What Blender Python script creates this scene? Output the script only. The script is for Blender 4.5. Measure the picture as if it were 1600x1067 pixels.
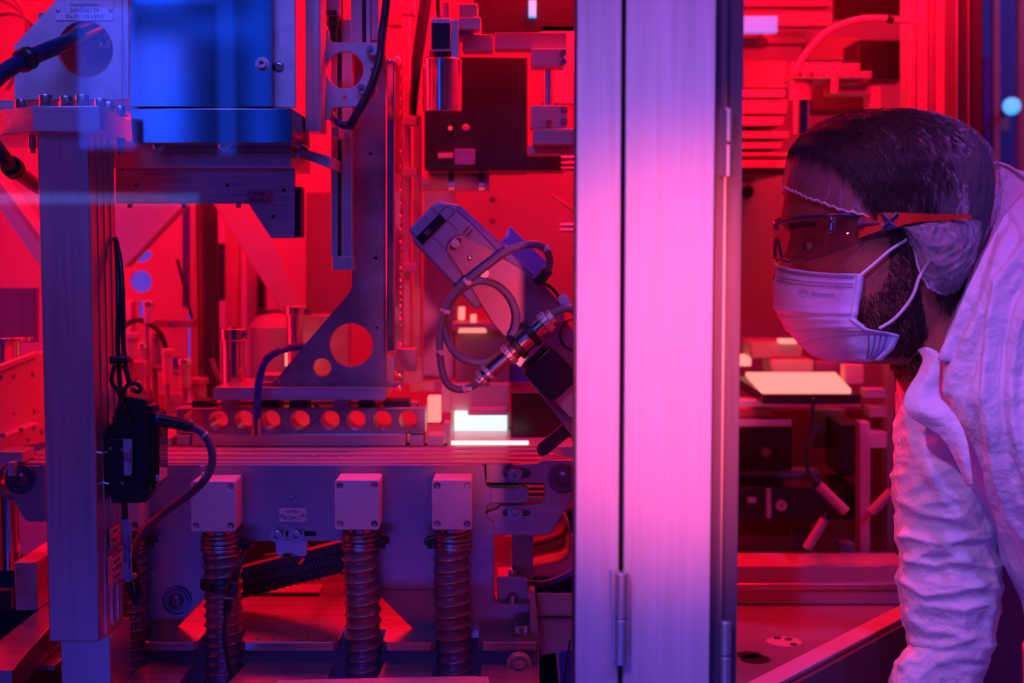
import bpy, bmesh, math, random
from mathutils import Vector, Matrix, noise
from mathutils.geometry import delaunay_2d_cdt

# ------------------------------------------------------------------ camera
R = math.radians
PI = math.pi
sc = bpy.context.scene
for o in list(bpy.data.objects):
    bpy.data.objects.remove(o)
COL = sc.collection
F = 1600 * 50 / 36
TH = R(4.15)
CAMZ = 1.5
cd = bpy.data.cameras.new('camera')
cam = bpy.data.objects.new('camera', cd)
COL.objects.link(cam)
cam.location = (0, 0, CAMZ)
cam.rotation_euler = (PI / 2 - TH, 0, 0)
cd.lens = 50
cd.sensor_width = 36
cd.clip_start = 0.02
cd.dof.use_dof = True
cd.dof.focus_distance = 1.52
cd.dof.aperture_fstop = 4.5
sc.camera = cam

# ------------------------------------------------------------------ world, lamps, exposure
w = bpy.data.worlds.new('hall_air')
sc.world = w
w.use_nodes = True
w.node_tree.nodes['Background'].inputs[0].default_value = (0.075, 0.05, 0.62, 1)
w.node_tree.nodes['Background'].inputs[1].default_value = 0.06
sc.view_settings.view_transform = 'Standard'
sc.view_settings.look = 'None'
sc.view_settings.gamma = 1
sc.view_settings.exposure = 0
sc.view_settings.use_curve_mapping = False
sc.cycles.max_bounces = 8
sc.cycles.transparent_max_bounces = 24
sc.cycles.sample_clamp_indirect = 6
sc.cycles.caustics_reflective = False
sc.cycles.caustics_refractive = False

RED = (1.0, 0.002, 0.020)
PINK = (1.0, 0.10, 0.36)
VIOLET = (0.42, 0.18, 1.0)
BLUE = (0.05, 0.13, 1.0)


def area(name, loc, tgt, size, power, col, spread=180):
    d = bpy.data.lights.new(name, 'AREA')
    d.shape = 'RECTANGLE'
    d.size, d.size_y = size
    d.energy = power
    d.color = col
    d.spread = R(spread)
    o = bpy.data.objects.new(name, d)
    COL.objects.link(o)
    o.location = loc
    o.rotation_euler = (Vector(tgt) - Vector(loc)).to_track_quat('-Z', 'Y').to_euler()
    return o


def spot(name, loc, tgt, ang, power, col, rad=0.1, blend=1.0):
    d = bpy.data.lights.new(name, 'SPOT')
    d.energy = power
    d.color = col
    d.spot_size = R(ang)
    d.spot_blend = blend
    d.shadow_soft_size = rad
    o = bpy.data.objects.new(name, d)
    COL.objects.link(o)
    o.location = loc
    o.rotation_euler = (Vector(tgt) - Vector(loc)).to_track_quat('-Z', 'Y').to_euler()
    return o


# red working light of the left machine cell (strips under its roof and along its side)
area('red_cell_lamp', (-0.35, 2.15, 2.15), (-0.35, 2.2, 1.2), (1.3, 0.7), 12, RED)
area('red_cell_lamp', (-0.3, 1.78, 2.05), (-0.3, 2.6, 1.35), (1.2, 0.12), 11, RED)
area('red_cell_lamp', (0.14, 1.9, 1.95), (-0.25, 1.75, 1.25), (0.25, 0.3), 15, RED)
area('red_cell_lamp', (-1.15, 1.85, 1.55), (-0.2, 1.8, 1.3), (0.3, 0.8), 9, RED)
area('added_under_lamp', (-0.25, 1.90, 1.19), (-0.25, 1.85, 1.0), (0.9, 0.12), 1.8, RED)  # unseen, added to redden the table under the conveyor arch
# red working light of the right machine cell
area('red_bay_lamp', (0.75, 2.3, 2.2), (0.7, 2.7, 1.3), (0.9, 0.5), 9, RED)
area('red_bay_lamp', (0.42, 1.87, 1.97), (0.62, 3.0, 1.4), (0.3, 0.3), 6, RED)
# hall lamps on the operator side, with unseen lamps added for single parts
area('blue_hall_lamp', (-0.55, 0.8, 2.5), (-0.4, 1.5, 1.5), (0.9, 0.3), 5.2, (0.16, 0.09, 1.0), 130)
area('added_bar_lamp', (-0.28, 1.22, 1.92), (-0.22, 1.74, 1.27), (0.7, 0.08), 0.7, (0.14, 0.13, 1.0), 70)  # unseen, added to turn the drilled bar bluer
area('added_edge_lamp', (-0.3, -0.5, 0.45), (-0.3, 1.0, 0.6), (1.5, 0.10), 4.2, (0.09, 0.07, 1.0))  # unseen, added for blue reflections on the table's front edges
spot('aimed_violet_spot', (0.34, 0.3, 2.6), (0.44, 1.3, 1.30), 44, 42, (0.26, 0.12, 1.0), 0.03)  # unseen spot, cone shaped to light columns and person but not the machine
spot('violet_side_lamp', (1.15, 0.45, 2.5), (0.52, 1.4, 1.2), 44, 30, (0.22, 0.10, 1.0), 0.03)
spot('added_column_spot', (-0.45, 0.1, 2.3), (0.18, 1.15, 1.42), 24, 54, (0.62, 0.27, 1.0), 0.03)  # unseen spot added to brighten the front columns
area('hall_ceiling_lamp', (1.9, 2.9, 2.6), (1.6, 3.6, 1.4), (0.5, 0.5), 6, (0.2, 0.18, 1.0))
area('added_low_fill', (-0.35, 0.95, 0.35), (-0.3, 1.6, 1.1), (0.9, 0.3), 4, (0.22, 0.05, 1.0), 120)  # unseen, added low down to light the conveyor plates violet
spot('added_column_pink_spot', (0.30, -0.6, 1.44), (0.150, 1.15, 1.40), 14.5, 160, (1.0, 0.09, 0.13), 0.03)  # unseen spot added for the pink patch on the columns
spot('added_sensor_spot', (0.02, 0.85, 2.4), (-0.12, 1.5, 1.28), 50, 7, (1.0, 0.05, 0.5), 0.03)  # unseen spot added to tint the sensor and suction boxes pink
spot('added_spill_spot', (0.1, 1.0, 2.2), (0.72, 1.5, 1.25), 70, 11, (1.0, 0.04, 0.16), 0.03)  # unseen spot added as reddish spill on skin and suit
area('added_rim_lamp', (0.222, 1.60, 1.33), (0.45, 1.50, 1.33), (0.6, 0.04), 0.7, RED)  # added behind the columns to put a red rim on the person
# blue area lamps added behind the camera, sized for the glossy cover's reflections
area('added_reflection_lamp', (-1.22, -2.0, 1.98), (-1.22, 1.5, 1.98), (0.17, 0.42), 1.5, (0.01, 0.07, 1.0))
area('added_reflection_lamp', (-1.22, -2.0, 2.38), (-1.22, 1.5, 2.38), (0.17, 0.14), 0.6, (0.01, 0.07, 1.0))
area('added_reflection_lamp', (-0.86, -2.0, 2.1), (-0.86, 1.5, 2.1), (0.05, 0.7), 0.5, (0.005, 0.07, 1.0))
area('added_reflection_lamp', (-1.0, -2.0, 2.22), (-1.0, 1.5, 2.22), (0.26, 0.035), 0.15, (0.005, 0.07, 1.0))
area('added_reflection_lamp', (-1.3, -2.0, 1.62), (-1.3, 1.5, 1.62), (0.7, 0.03), 0.25, (0.10, 0.20, 1.0))


# ------------------------------------------------------------------ pixel to place
def P(px, py, Y):
    dx = (px - 800) / F
    dy = (533.5 - py) / F
    y = math.cos(TH) + dy * math.sin(TH)
    z = -math.sin(TH) + dy * math.cos(TH)
    return Vector((dx / y * Y, Y, CAMZ + z / y * Y))


def S(n, Y):
    return n * Y / F


# ------------------------------------------------------------------ materials
MATS = {}


def _nodes(name):
    m = bpy.data.materials.new(name)
    m.use_nodes = True
    nt = m.node_tree
    b = nt.nodes['Principled BSDF']
    return m, nt, b


def mat(name, col, metal=0.0, rough=0.5, streak=None, var=0.15, nscale=40, bump=0.0, spec=0.5, coat=0.0,
        bscale=None, wear=0.0):
    m, nt, b = _nodes(name)
    N = nt.nodes.new
    L = nt.links.new
    b.inputs['Metallic'].default_value = metal
    b.inputs['Roughness'].default_value = rough
    b.inputs['Specular IOR Level'].default_value = spec
    b.inputs['Coat Weight'].default_value = coat
    tc = N('ShaderNodeTexCoord')
    mp = N('ShaderNodeMapping')
    sv = {'x': (0.03, 1, 1), 'y': (1, 0.03, 1), 'z': (1, 1, 0.03)}.get(streak, (1, 1, 1))
    mp.inputs['Scale'].default_value = sv
    L(tc.outputs['Object'], mp.inputs['Vector'])
    nz = N('ShaderNodeTexNoise')
    nz.inputs['Scale'].default_value = nscale * (8 if streak else 1)
    nz.inputs['Detail'].default_value = 6
    L(mp.outputs[0], nz.inputs['Vector'])
    cr = N('ShaderNodeValToRGB')
    c = Vector(col)
    lo = c * (1 - var)
    hi = c * (1 + var)
    cr.color_ramp.elements[0].position = 0.3
    cr.color_ramp.elements[1].position = 0.7
    cr.color_ramp.elements[0].color = (*lo, 1)
    cr.color_ramp.elements[1].color = (min(1, hi[0]), min(1, hi[1]), min(1, hi[2]), 1)
    L(nz.outputs['Fac'], cr.inputs['Fac'])
    out = cr.outputs['Color']
    if wear:
        n2 = N('ShaderNodeTexNoise')
        n2.inputs['Scale'].default_value = 25
        n2.inputs['Detail'].default_value = 10
        L(tc.outputs['Object'], n2.inputs['Vector'])
        r2 = N('ShaderNodeValToRGB')
        r2.color_ramp.elements[0].position = 0.35
        r2.color_ramp.elements[0].color = (1 - wear,) * 3 + (1,)
        r2.color_ramp.elements[1].position = 0.6
        L(n2.outputs['Fac'], r2.inputs['Fac'])
        mx = N('ShaderNodeMix')
        mx.data_type = 'RGBA'
        mx.blend_type = 'MULTIPLY'
        mx.inputs['Factor'].default_value = 1
        L(out, mx.inputs['A'])
        L(r2.outputs['Color'], mx.inputs['B'])
        out = mx.outputs['Result']
    L(out, b.inputs['Base Color'])
    rr = N('ShaderNodeMapRange')
    dr = min(0.10, rough * 0.35)
    rr.inputs['To Min'].default_value = max(0.02, rough - dr)
    rr.inputs['To Max'].default_value = min(1, rough + dr)
    L(nz.outputs['Fac'], rr.inputs['Value'])
    L(rr.outputs[0], b.inputs['Roughness'])
    if bump:
        bn = N('ShaderNodeBump')
        bn.inputs['Strength'].default_value = bump
        bn.inputs['Distance'].default_value = 0.001
        if bscale:
            n3 = N('ShaderNodeTexNoise')
            n3.inputs['Scale'].default_value = bscale
            n3.inputs['Detail'].default_value = 5
            L(tc.outputs['Object'], n3.inputs['Vector'])
            L(n3.outputs['Fac'], bn.inputs['Height'])
        else:
            L(nz.outputs['Fac'], bn.inputs['Height'])
        L(bn.outputs[0], b.inputs['Normal'])
    MATS[name] = m
    return m


def mat_emit(name, col, strength, var=0.0):
    m, nt, b = _nodes(name)
    b.inputs['Base Color'].default_value = (0.1, 0.1, 0.1, 1)
    b.inputs['Emission Color'].default_value = (*col, 1)
    b.inputs['Emission Strength'].default_value = strength
    MATS[name] = m
    return m


def mat_glass(name, col, gloss=0.06, rough=0.02, tint=0.0, pattern=None):
    """thin sheet: clear with a weak mirror, or tinted"""
    m, nt, b = _nodes(name)
    N = nt.nodes.new
    L = nt.links.new
    tr = N('ShaderNodeBsdfTransparent')
    tr.inputs[0].default_value = (*col, 1)
    b.inputs['Base Color'].default_value = (*[c * 0.5 for c in col], 1)
    b.inputs['Roughness'].default_value = rough
    gl = N('ShaderNodeBsdfGlossy')
    gl.inputs['Roughness'].default_value = rough
    mx = N('ShaderNodeMixShader')
    fr = N('ShaderNodeFresnel')
    fr.inputs['IOR'].default_value = 1.45
    if gloss > 0.06:
        mx.inputs[0].default_value = gloss
    else:
        L(fr.outputs[0], mx.inputs[0])
    L(tr.outputs[0], mx.inputs[1])
    L(gl.outputs[0], mx.inputs[2])
    last = mx
    if tint:
        m2 = N('ShaderNodeMixShader')
        m2.inputs[0].default_value = tint
        L(mx.outputs[0], m2.inputs[1])
        L(b.outputs[0], m2.inputs[2])
        last = m2
    L(last.outputs[0], nt.nodes['Material Output'].inputs['Surface'])
    MATS[name] = m
    return m


COVER_IOR = 2.2
ALU = mat('brushed_aluminium', (0.62, 0.61, 0.64), 0.75, 0.36, 'z', 0.12, 30)
ALUX = mat('brushed_aluminium_lengthwise', (0.62, 0.61, 0.64), 0.75, 0.34, 'x', 0.14, 30)
ALUD = mat('dull_aluminium', (0.55, 0.53, 0.58), 0.45, 0.5, None, 0.10, 60, wear=0.12)
ANO = mat('anodised_profile', (0.66, 0.60, 0.66), 0.15, 0.5, 'z', 0.10, 26)
STEELD = mat('dark_steel_plate', (0.33, 0.29, 0.36), 0.55, 0.42, None, 0.18, 30, wear=0.25)
PLATE = mat('conveyor_plate_aluminium', (0.38, 0.34, 0.44), 0.7, 0.40, 'x', 0.10, 20, wear=0.1)
CHROME = mat('polished_steel', (0.75, 0.75, 0.78), 1.0, 0.16, None, 0.05, 60)
SCREWM = mat('screw_steel', (0.45, 0.43, 0.48), 0.9, 0.28, None, 0.1, 200)
BLACK = mat('black_plastic', (0.012, 0.011, 0.018), 0.0, 0.35, None, 0.2, 100)
RUBBER = mat('black_rubber', (0.015, 0.013, 0.025), 0.0, 0.45, None, 0.2, 100)
COVERM = mat('gloss_black_cover', (0.004, 0.004, 0.03), 0.0, 0.10, None, 0.2, 3, spec=1.0, coat=0.0)
COVERM.node_tree.nodes['Principled BSDF'].inputs['IOR'].default_value = COVER_IOR
WHITEP = mat('white_plastic', (0.82, 0.72, 0.80), 0.0, 0.38, None, 0.04, 40, bump=0.05)
GREYP = mat('grey_cable_sheath', (0.21, 0.16, 0.23), 0.0, 0.45, None, 0.1, 80)
SENSG = mat('grey_sensor_housing', (0.30, 0.20, 0.34), 0.0, 0.45, None, 0.06, 60, bump=0.03)
BLUEH = mat('blue_hose', (0.03, 0.05, 0.35), 0.0, 0.28, None, 0.1, 40)
LABELM = mat('label_plate', (0.80, 0.66, 0.78), 0.1, 0.4, None, 0.04, 60)
INK = mat('engraved_ink', (0.02, 0.012, 0.03), 0.0, 0.6, None, 0.1, 60)
WALLP = mat('painted_panel', (0.50, 0.36, 0.40), 0.1, 0.5, None, 0.08, 5)
MIDP = mat('mid_grey_panel', (0.30, 0.26, 0.28), 0.2, 0.45, None, 0.15, 8)
DARKP = mat('dark_machine_panel', (0.05, 0.04, 0.05), 0.1, 0.4, None, 0.3, 9)
BELT = mat('belt_rubber', (0.42, 0.30, 0.34), 0.1, 0.30, None, 0.08, 6)
TABLEM = mat('milled_table', (0.48, 0.45, 0.50), 0.8, 0.30, 'x', 0.2, 30, bump=0.1)
BRASS = mat('copper_tone_metal', (0.6, 0.35, 0.3), 0.9, 0.25, None, 0.1, 50)
BLUEP = mat('blue_panel', (0.06, 0.08, 0.6), 0.0, 0.5, None, 0.1, 6)
GLASS = mat_glass('door_glass', (0.97, 0.96, 0.98))
SCREEN = mat_emit('lit_screen', (0.72, 1.0, 0.95), 1.35)
LAMPW = mat_emit('lamp_strip', (1.0, 0.80, 0.82), 2.2)
LAMPC = mat_emit('cyan_lamp', (0.05, 0.40, 1.0), 1.3)
REDGLOW = mat_emit('red_glow_tone', (1.0, 0.24, 0.20), 1.5)  # emissive tone for the brightly lit tray and blocks, and the lamp bar
LEDR = mat_emit('red_indicator', (1.0, 0.02, 0.04), 1.5)


# ------------------------------------------------------------------ mesh making
def fill_loops(loops):
    flat = [Vector(p) for l in loops for p in l]
    nrm = Vector((0, 0, 0))
    l = loops[0]
    for i in range(len(l)):
        nrm += Vector(l[i]).cross(Vector(l[(i + 1) % len(l)]))
    nrm.normalize()
    u = nrm.orthogonal().normalized()
    v = nrm.cross(u)
    o = flat[0]
    p2 = [Vector(((p - o).dot(u) * 100, (p - o).dot(v) * 100)) for p in flat]
    edges, k, rings = [], 0, []
    for l in loops:
        m = len(l)
        edges += [(k + i, k + (i + 1) % m) for i in range(m)]
        rings.append(p2[k:k + m])
        k += m
    vs, _, fs, ov, _, _ = delaunay_2d_cdt(p2, edges, [], 0, 1e-6)

    def inside(q, ring):
        c = False
        for i in range(len(ring)):
            a, b = ring[i], ring[i - 1]
            if (a.y > q.y) != (b.y > q.y) and q.x < (b.x - a.x) * (q.y - a.y) / (b.y - a.y) + a.x:
                c = not c
        return c
    tris = []
    for f in fs:
        q = (vs[f[0]] + vs[f[1]] + vs[f[2]]) / 3
        if inside(q, rings[0]) and not any(inside(q, r) for r in rings[1:]) and all(ov[i] for i in f):
            tris.append(tuple(ov[i][0] for i in f))
    return tris


class MB:
    def __init__(s):
        s.v, s.f = [], []

    def add(s, vs, fs):
        b = len(s.v)
        s.v += [Vector(v) for v in vs]
        s.f += [tuple(i + b for i in f) for f in fs]
        return s

    def prism(s, pts, holes, dirv):
        """front loop (3D points), hole loops, extruded by dirv"""
        loops = [list(pts)] + [list(h) for h in holes]
        flat = [p for l in loops for p in l]
        tris = fill_loops(loops)
        n = len(flat)
        vs = flat + [p + dirv for p in flat]
        nrm = dirv.normalized()
        fs = []
        for t in tris:
            a, b, c = (flat[i] for i in t)
            if (b - a).cross(c - a).dot(nrm) > 0:
                t = (t[0], t[2], t[1])
            fs.append(tuple(t))
            fs.append(tuple(i + n for i in reversed(t)))
        k = 0
        for l in loops:
            m = len(l)
            for i in range(m):
                j = (i + 1) % m
                fs.append((k + i, k + j, k + j + n, k + i + n))
            k += m
        return s.add(vs, fs)

    def plate(s, pts, Y0, Y1, holes=()):
        fr = [P(x, y, Y0) for x, y in pts]
        hs = []
        for h in holes:
            if len(h) == 3:
                cx, cy, r = h
                n = 40 if r > 10 else 16
                hs.append([P(cx, cy, Y0) + Vector((math.cos(2 * PI * i / n), 0, math.sin(2 * PI * i / n))) * S(r, Y0) for i in range(n)])
            else:
                hs.append([P(x, y, Y0) for x, y in h])
        return s.prism(fr, hs, Vector((0, Y1 - Y0, 0)))

    def box(s, x0, y0, x1, y1, Y0, Y1):
        """pixel rectangle at depth Y0, straight back to Y1"""
        return s.plate([(x0, y0), (x1, y0), (x1, y1), (x0, y1)], Y0, Y1)

    def wbox(s, a, b):
        x0, y0, z0 = a
        x1, y1, z1 = b
        vs = [(x0, y0, z0), (x1, y0, z0), (x1, y1, z0), (x0, y1, z0), (x0, y0, z1), (x1, y0, z1), (x1, y1, z1), (x0, y1, z1)]
        return s.add(vs, [(0, 3, 2, 1), (4, 5, 6, 7), (0, 1, 5, 4), (1, 2, 6, 5), (2, 3, 7, 6), (3, 0, 4, 7)])

    def lathe(s, o, ax, prof, n=32, cap=True, hexa=False):
        """prof = [(h, r)] along ax from o"""
        ax = Vector(ax).normalized()
        u = ax.orthogonal().normalized()
        v = ax.cross(u)
        vs, fs = [], []
        for h, r in prof:
            for i in range(n):
                a = 2 * PI * i / n
                vs.append(Vector(o) + ax * h + (u * math.cos(a) + v * math.sin(a)) * r)
        for k in range(len(prof) - 1):
            for i in range(n):
                j = (i + 1) % n
                fs.append((k * n + i, k * n + j, (k + 1) * n + j, (k + 1) * n + i))
        if cap:
            fs.append(tuple(reversed(range(n))))
            fs.append(tuple((len(prof) - 1) * n + i for i in range(n)))
        return s.add(vs, fs)

    def cyl(s, a, b, r, r2=None, n=28):
        a, b = Vector(a), Vector(b)
        return s.lathe(a, b - a, [(0, r), ((b - a).length, r if r2 is None else r2)], n)

    def vcyl(s, x, y0, y1, rp, Y, n=32):
        """upright cylinder seen between pixel rows y0 and y1"""
        a, b = P(x, y0, Y), P(x, y1, Y)
        a.x = b.x
        return s.cyl(b, a, S(rp, Y), n=n)

    def tube(s, pts, r, n=12, sub=8, closed=False):
        pts = smooth_path(pts, sub) if sub > 1 else [Vector(p) for p in pts]
        rr = r if callable(r) else (lambda t: r)
        vs, fs = [], []
        m = len(pts)
        T0 = (pts[1] - pts[0]).normalized()
        u = T0.orthogonal().normalized()
        for k, p in enumerate(pts):
            T = (pts[min(k + 1, m - 1)] - pts[max(k - 1, 0)]).normalized()
            u = (u - T * u.dot(T)).normalized()
            v = T.cross(u)
            q = rr(k / (m - 1))
            for i in range(n):
                a = 2 * PI * i / n
                vs.append(p + (u * math.cos(a) + v * math.sin(a)) * q)
        for k in range(m - 1):
            for i in range(n):
                j = (i + 1) % n
                fs.append((k * n + i, k * n + j, (k + 1) * n + j, (k + 1) * n + i))
        fs.append(tuple(reversed(range(n))))
        fs.append(tuple((m - 1) * n + i for i in range(n)))
        return s.add(vs, fs)

    def obox(s, c, ux, uy, uz):
        """oriented box: centre and three half axes"""
        c, ux, uy, uz = map(Vector, (c, ux, uy, uz))
        vs = [c + ux * a + uy * b + uz * d for d in (-1, 1) for a, b in ((-1, -1), (1, -1), (1, 1), (-1, 1))]
        return s.add(vs, [(0, 3, 2, 1), (4, 5, 6, 7), (0, 1, 5, 4), (1, 2, 6, 5), (2, 3, 7, 6), (3, 0, 4, 7)])

    def build(s, name, m, parent=None, bev=0.0, sharp=35, seg=2):
        me = bpy.data.meshes.new(name)
        me.from_pydata(s.v, [], s.f)
        bm = bmesh.new()
        bm.from_mesh(me)
        bmesh.ops.recalc_face_normals(bm, faces=bm.faces)
        bm.to_mesh(me)
        bm.free()
        me.polygons.foreach_set('use_smooth', [True] * len(me.polygons))
        me.set_sharp_from_angle(angle=R(sharp))
        me.materials.append(m)
        o = bpy.data.objects.new(name, me)
        COL.objects.link(o)
        if parent:
            o.parent = parent
        if bev:
            b = o.modifiers.new('bevel', 'BEVEL')
            b.width = bev
            b.segments = seg
            b.limit_method = 'ANGLE'
            b.angle_limit = R(40)
            b.harden_normals = False
        return o


def smooth_path(pts, sub=8):
    pts = [Vector(p) for p in pts]
    out = []
    n = len(pts)
    for i in range(n - 1):
        p0 = pts[max(i - 1, 0)]
        p1, p2 = pts[i], pts[i + 1]
        p3 = pts[min(i + 2, n - 1)]
        for k in range(sub):
            t = k / sub
            out.append(0.5 * ((2 * p1) + (p2 - p0) * t + (2 * p0 - 5 * p1 + 4 * p2 - p3) * t * t + (3 * p1 - p0 - 3 * p2 + p3) * t ** 3))
    out.append(pts[-1])
    return out


def PP(pts, Y):
    return [P(p[0], p[1], p[2] if len(p) > 2 else Y) for p in pts]


def tag(o, label, cat, group=None, kind=None):
    o['label'] = label
    o['category'] = cat
    if group:
        o['group'] = group
    if kind:
        o['kind'] = kind
    return o


def thing(name, label, cat, group=None):
    o = bpy.data.objects.new(name, None)
    o.empty_display_size = 0.02
    COL.objects.link(o)
    return tag(o, label, cat, group)


def mount(e, px, py, Y, Yw, r=0.004):
    """slim mounting rod from the back of a part to the wall behind, along the line of sight"""
    MB().cyl(P(px, py, Y), P(px, py, Yw), r, n=12).build('mounting_rod', ALUD, e)


def struct(o):
    o['kind'] = 'structure'
    return o


# ---- screws: one mesh per kind, shared by copies
def _screw_mesh(kind):
    mb = MB()
    y = Vector((0, -1, 0))
    if kind == 'button':
        prof = [(0, 1.0), (0.25, 0.97), (0.48, 0.82), (0.6, 0.58), (0.6, 0.36), (0.25, 0.34)]
    elif kind == 'washer':
        prof = [(0, 1.0), (0.12, 1.0), (0.12, 0.66), (0.75, 0.66), (0.8, 0.6), (0.8, 0.34), (0.4, 0.33)]
    elif kind == 'roller':
        prof = [(0, 1.0), (0.25, 1.0), (0.25, 0.9), (0.1, 0.88), (0.1, 0.78), (0.22, 0.76), (0.22, 0.62), (0.08, 0.6), (0.08, 0.5),
                (0.2, 0.48), (0.3, 0.3), (0.34, 0.26), (0.34, 0.12), (0.2, 0.11)]
    else:
        prof = [(0, 1.0), (0.75, 1.0), (0.85, 0.92), (0.85, 0.52), (0.35, 0.5)]
    mb.lathe((0, 0, 0), y, prof, 28)
    me = bpy.data.meshes.new('screw_' + kind)
    me.from_pydata(mb.v, [], mb.f)
    me.polygons.foreach_set('use_smooth', [True] * len(me.polygons))
    me.set_sharp_from_angle(angle=R(35))
    me.materials.append(SCREWM)
    return me


SCREW = {k: _screw_mesh(k) for k in ('cap', 'button', 'washer', 'roller')}


def screw(parent, px, py, Y, r, kind='cap', m=None, name='screw', up=False, label=None):
    """screw head of radius r pixels whose underside sits at depth Y"""
    me = SCREW[kind]
    if m:
        key = kind + m.name
        if key not in SCREW:
            SCREW[key] = me.copy()
            SCREW[key].materials[0] = m
        me = SCREW[key]
    o = bpy.data.objects.new(name, me)
    COL.objects.link(o)
    o.location = P(px, py, Y)
    k = S(r, Y)
    o.scale = (k, k, k)
    if up:
        o.rotation_euler = (-PI / 2, 0, 0)
    o.parent = parent
    if label:
        o['label'] = label
    return o


def lettering(lines, px, py, Y, hpx, parent, m=None, gap=1.25, rot=None, name='lettering', width=None):
    """text lines centred on a pixel at depth Y, capital height about hpx"""
    cu = bpy.data.curves.new(name, 'FONT')
    cu.body = '\n'.join(lines)
    cu.align_x = 'CENTER'
    cu.align_y = 'CENTER'
    cu.size = S(hpx, Y) * 1.4
    cu.space_line = gap
    cu.extrude = 0.00008
    cu.resolution_u = 3
    t = bpy.data.objects.new('tmp', cu)
    COL.objects.link(t)
    bpy.context.view_layer.update()
    me = bpy.data.meshes.new_from_object(t.evaluated_get(bpy.context.evaluated_depsgraph_get()))
    bpy.data.objects.remove(t)
    me.materials.clear()
    me.materials.append(m or INK)
    M = (rot or Matrix.Rotation(PI / 2, 4, 'X')).copy()
    me.transform(M)
    if width:
        xs = [v.co.x for v in me.vertices]
        k = S(width, Y) / (max(xs) - min(xs))
        me.transform(Matrix.Diagonal((k, 1, 1, 1)))
    o = bpy.data.objects.new(name, me)
    COL.objects.link(o)
    me.transform(Matrix.Translation(P(px, py, Y)))
    o.parent = parent
    return o


def rrect(x0, y0, x1, y1, r, n=5):
    pts = []
    for cx, cy, a0 in ((x1 - r, y0 + r, -90), (x1 - r, y1 - r, 0), (x0 + r, y1 - r, 90), (x0 + r, y0 + r, 180)):
        for i in range(n + 1):
            a = R(a0 + 90 * i / n)
            pts.append((cx + r * math.cos(a), cy + r * math.sin(a)))
    return pts
# ------------------------------------------------------------------ the hall
ZT = 1.0522          # top of the milled base table
ZD = 1.2413          # top of the upper machine deck
HALL = 'structure'
f = struct(MB().wbox((-4, -3.2, -0.05), (4, 6, 0.0)).build('floor', mat('hall_floor', (0.16, 0.15, 0.2), 0, 0.35, None, 0.1, 3)))
f = struct(MB().wbox((-4, 6, 0), (4, 6.1, 3.2)).build('wall_back', mat('hall_wall', (0.28, 0.28, 0.55), 0, 0.6, None, 0.1, 3)))
f = struct(MB().wbox((-4, -3.2, 3.2), (4, 6.1, 3.3)).build('ceiling', MIDP))

# unseen headers and roof added to block front lamps from the cell interiors
struct(MB().wbox((-1.5, 1.645, 1.815), (0.155, 1.66, 2.30)).build('wall_left_light_block', MIDP))
struct(MB().wbox((0.165, 1.76, 1.835), (1.30, 1.775, 2.30)).build('wall_right_light_block', MIDP))
struct(MB().wbox((-1.52, 1.10, 0.0), (-1.50, 3.1, 2.30)).build('wall_left_side', MIDP))
struct(MB().wbox((-1.5, 1.645, 2.30), (1.30, 3.1, 2.32)).build('ceiling_light_block', MIDP))
# ------------------------------------------------------------------ door profiles at the front
YC = 1.15


def colbox(x0, x1, Y0, Y1):
    return MB().wbox((P(x0, 533, Y0).x, Y0, 0.0), (P(x1, 533, Y0).x, Y1, 2.30))


d = thing('glass_door', 'clear glass machine door in a pale aluminium frame, hinged on the wide frame post', 'door')
colbox(901, 968.5, YC, YC + 0.045).build('door_stile', ANO, d, 0.0008)
colbox(897, 901, YC + 0.004, YC + 0.03).build('edge_seal', RUBBER, d)
MB().wbox((-1.5, YC + 0.012, 0.3), (P(897, 533, YC).x, YC + 0.017, 2.30)).build('glass_pane', GLASS, d)
g = MB()
h = P(966, 950, YC)
p = thing('frame_post', 'wide pale aluminium frame post between the two machine doors', 'post')
colbox(976.5, 1113.5, YC, YC + 0.08).build('post_profile', ANO, p, 0.0008)
colbox(969.5, 976, YC + 0.02, YC + 0.04).build('gap_gasket', RUBBER, p)
k = MB()
c0, c1 = P(970.5, 894, YC - 0.004), P(970.5, 964, YC - 0.004)
c0.x = c1.x
k.lathe(c1, c0 - c1, [(0, S(12, YC)), ((c0 - c1).length, S(12, YC))], 32)
hb = k.build('hinge', ALU, p, 0.0005)
c2, c3 = P(970.5, 967, YC - 0.004), P(970.5, 1036, YC - 0.004)
c3.x = c2.x = c0.x
MB().lathe(c3, c2 - c3, [(0, S(12, YC)), ((c2 - c3).length, S(12, YC))], 32).build('lower_knuckle', ALU, hb, 0.0005)
MB().cyl(c3 + Vector((0, 0, .01)), c0 - Vector((0, 0, .01)), S(9.5, YC)).build('hinge_pin', BLACK, hb)
MB().box(955, 892, 962, 1034, YC - 0.010, YC + 0.001).build('hinge_leaf', ALU, hb, 0.0004)

p = thing('narrow_frame_post', 'dark narrow door frame strip right of the wide aluminium post', 'post')
DARKA = mat('dark_profile', (0.10, 0.075, 0.13), 0.3, 0.42, 'z', 0.1, 20)  # darker base colour than the wide post
colbox(1114.5, 1129.5, YC + 0.012, YC + 0.075).build('outer_strip', DARKA, p, 0.0004)
colbox(1131, 1156.5, YC + 0.022, YC + 0.075).build('inner_strip', DARKA, p, 0.0004)
colbox(1129.5, 1131, YC + 0.016, YC + 0.075).build('edge_line', ALU, p)
for (ya, yb, xx, nm) in ((170, 222, 1138, 'hinge'), (226, 276, 1137, 'hinge'), (971, 1022, 1133.5, 'hinge'), (1025, 1090, 1133, 'hinge')):
    a, b = P(xx, ya, YC + 0.014), P(xx, yb, YC + 0.014)
    b.x = a.x
    MB().cyl(b, a, S(8.5, YC)).build(nm, ALU, p, 0.0005)
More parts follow.
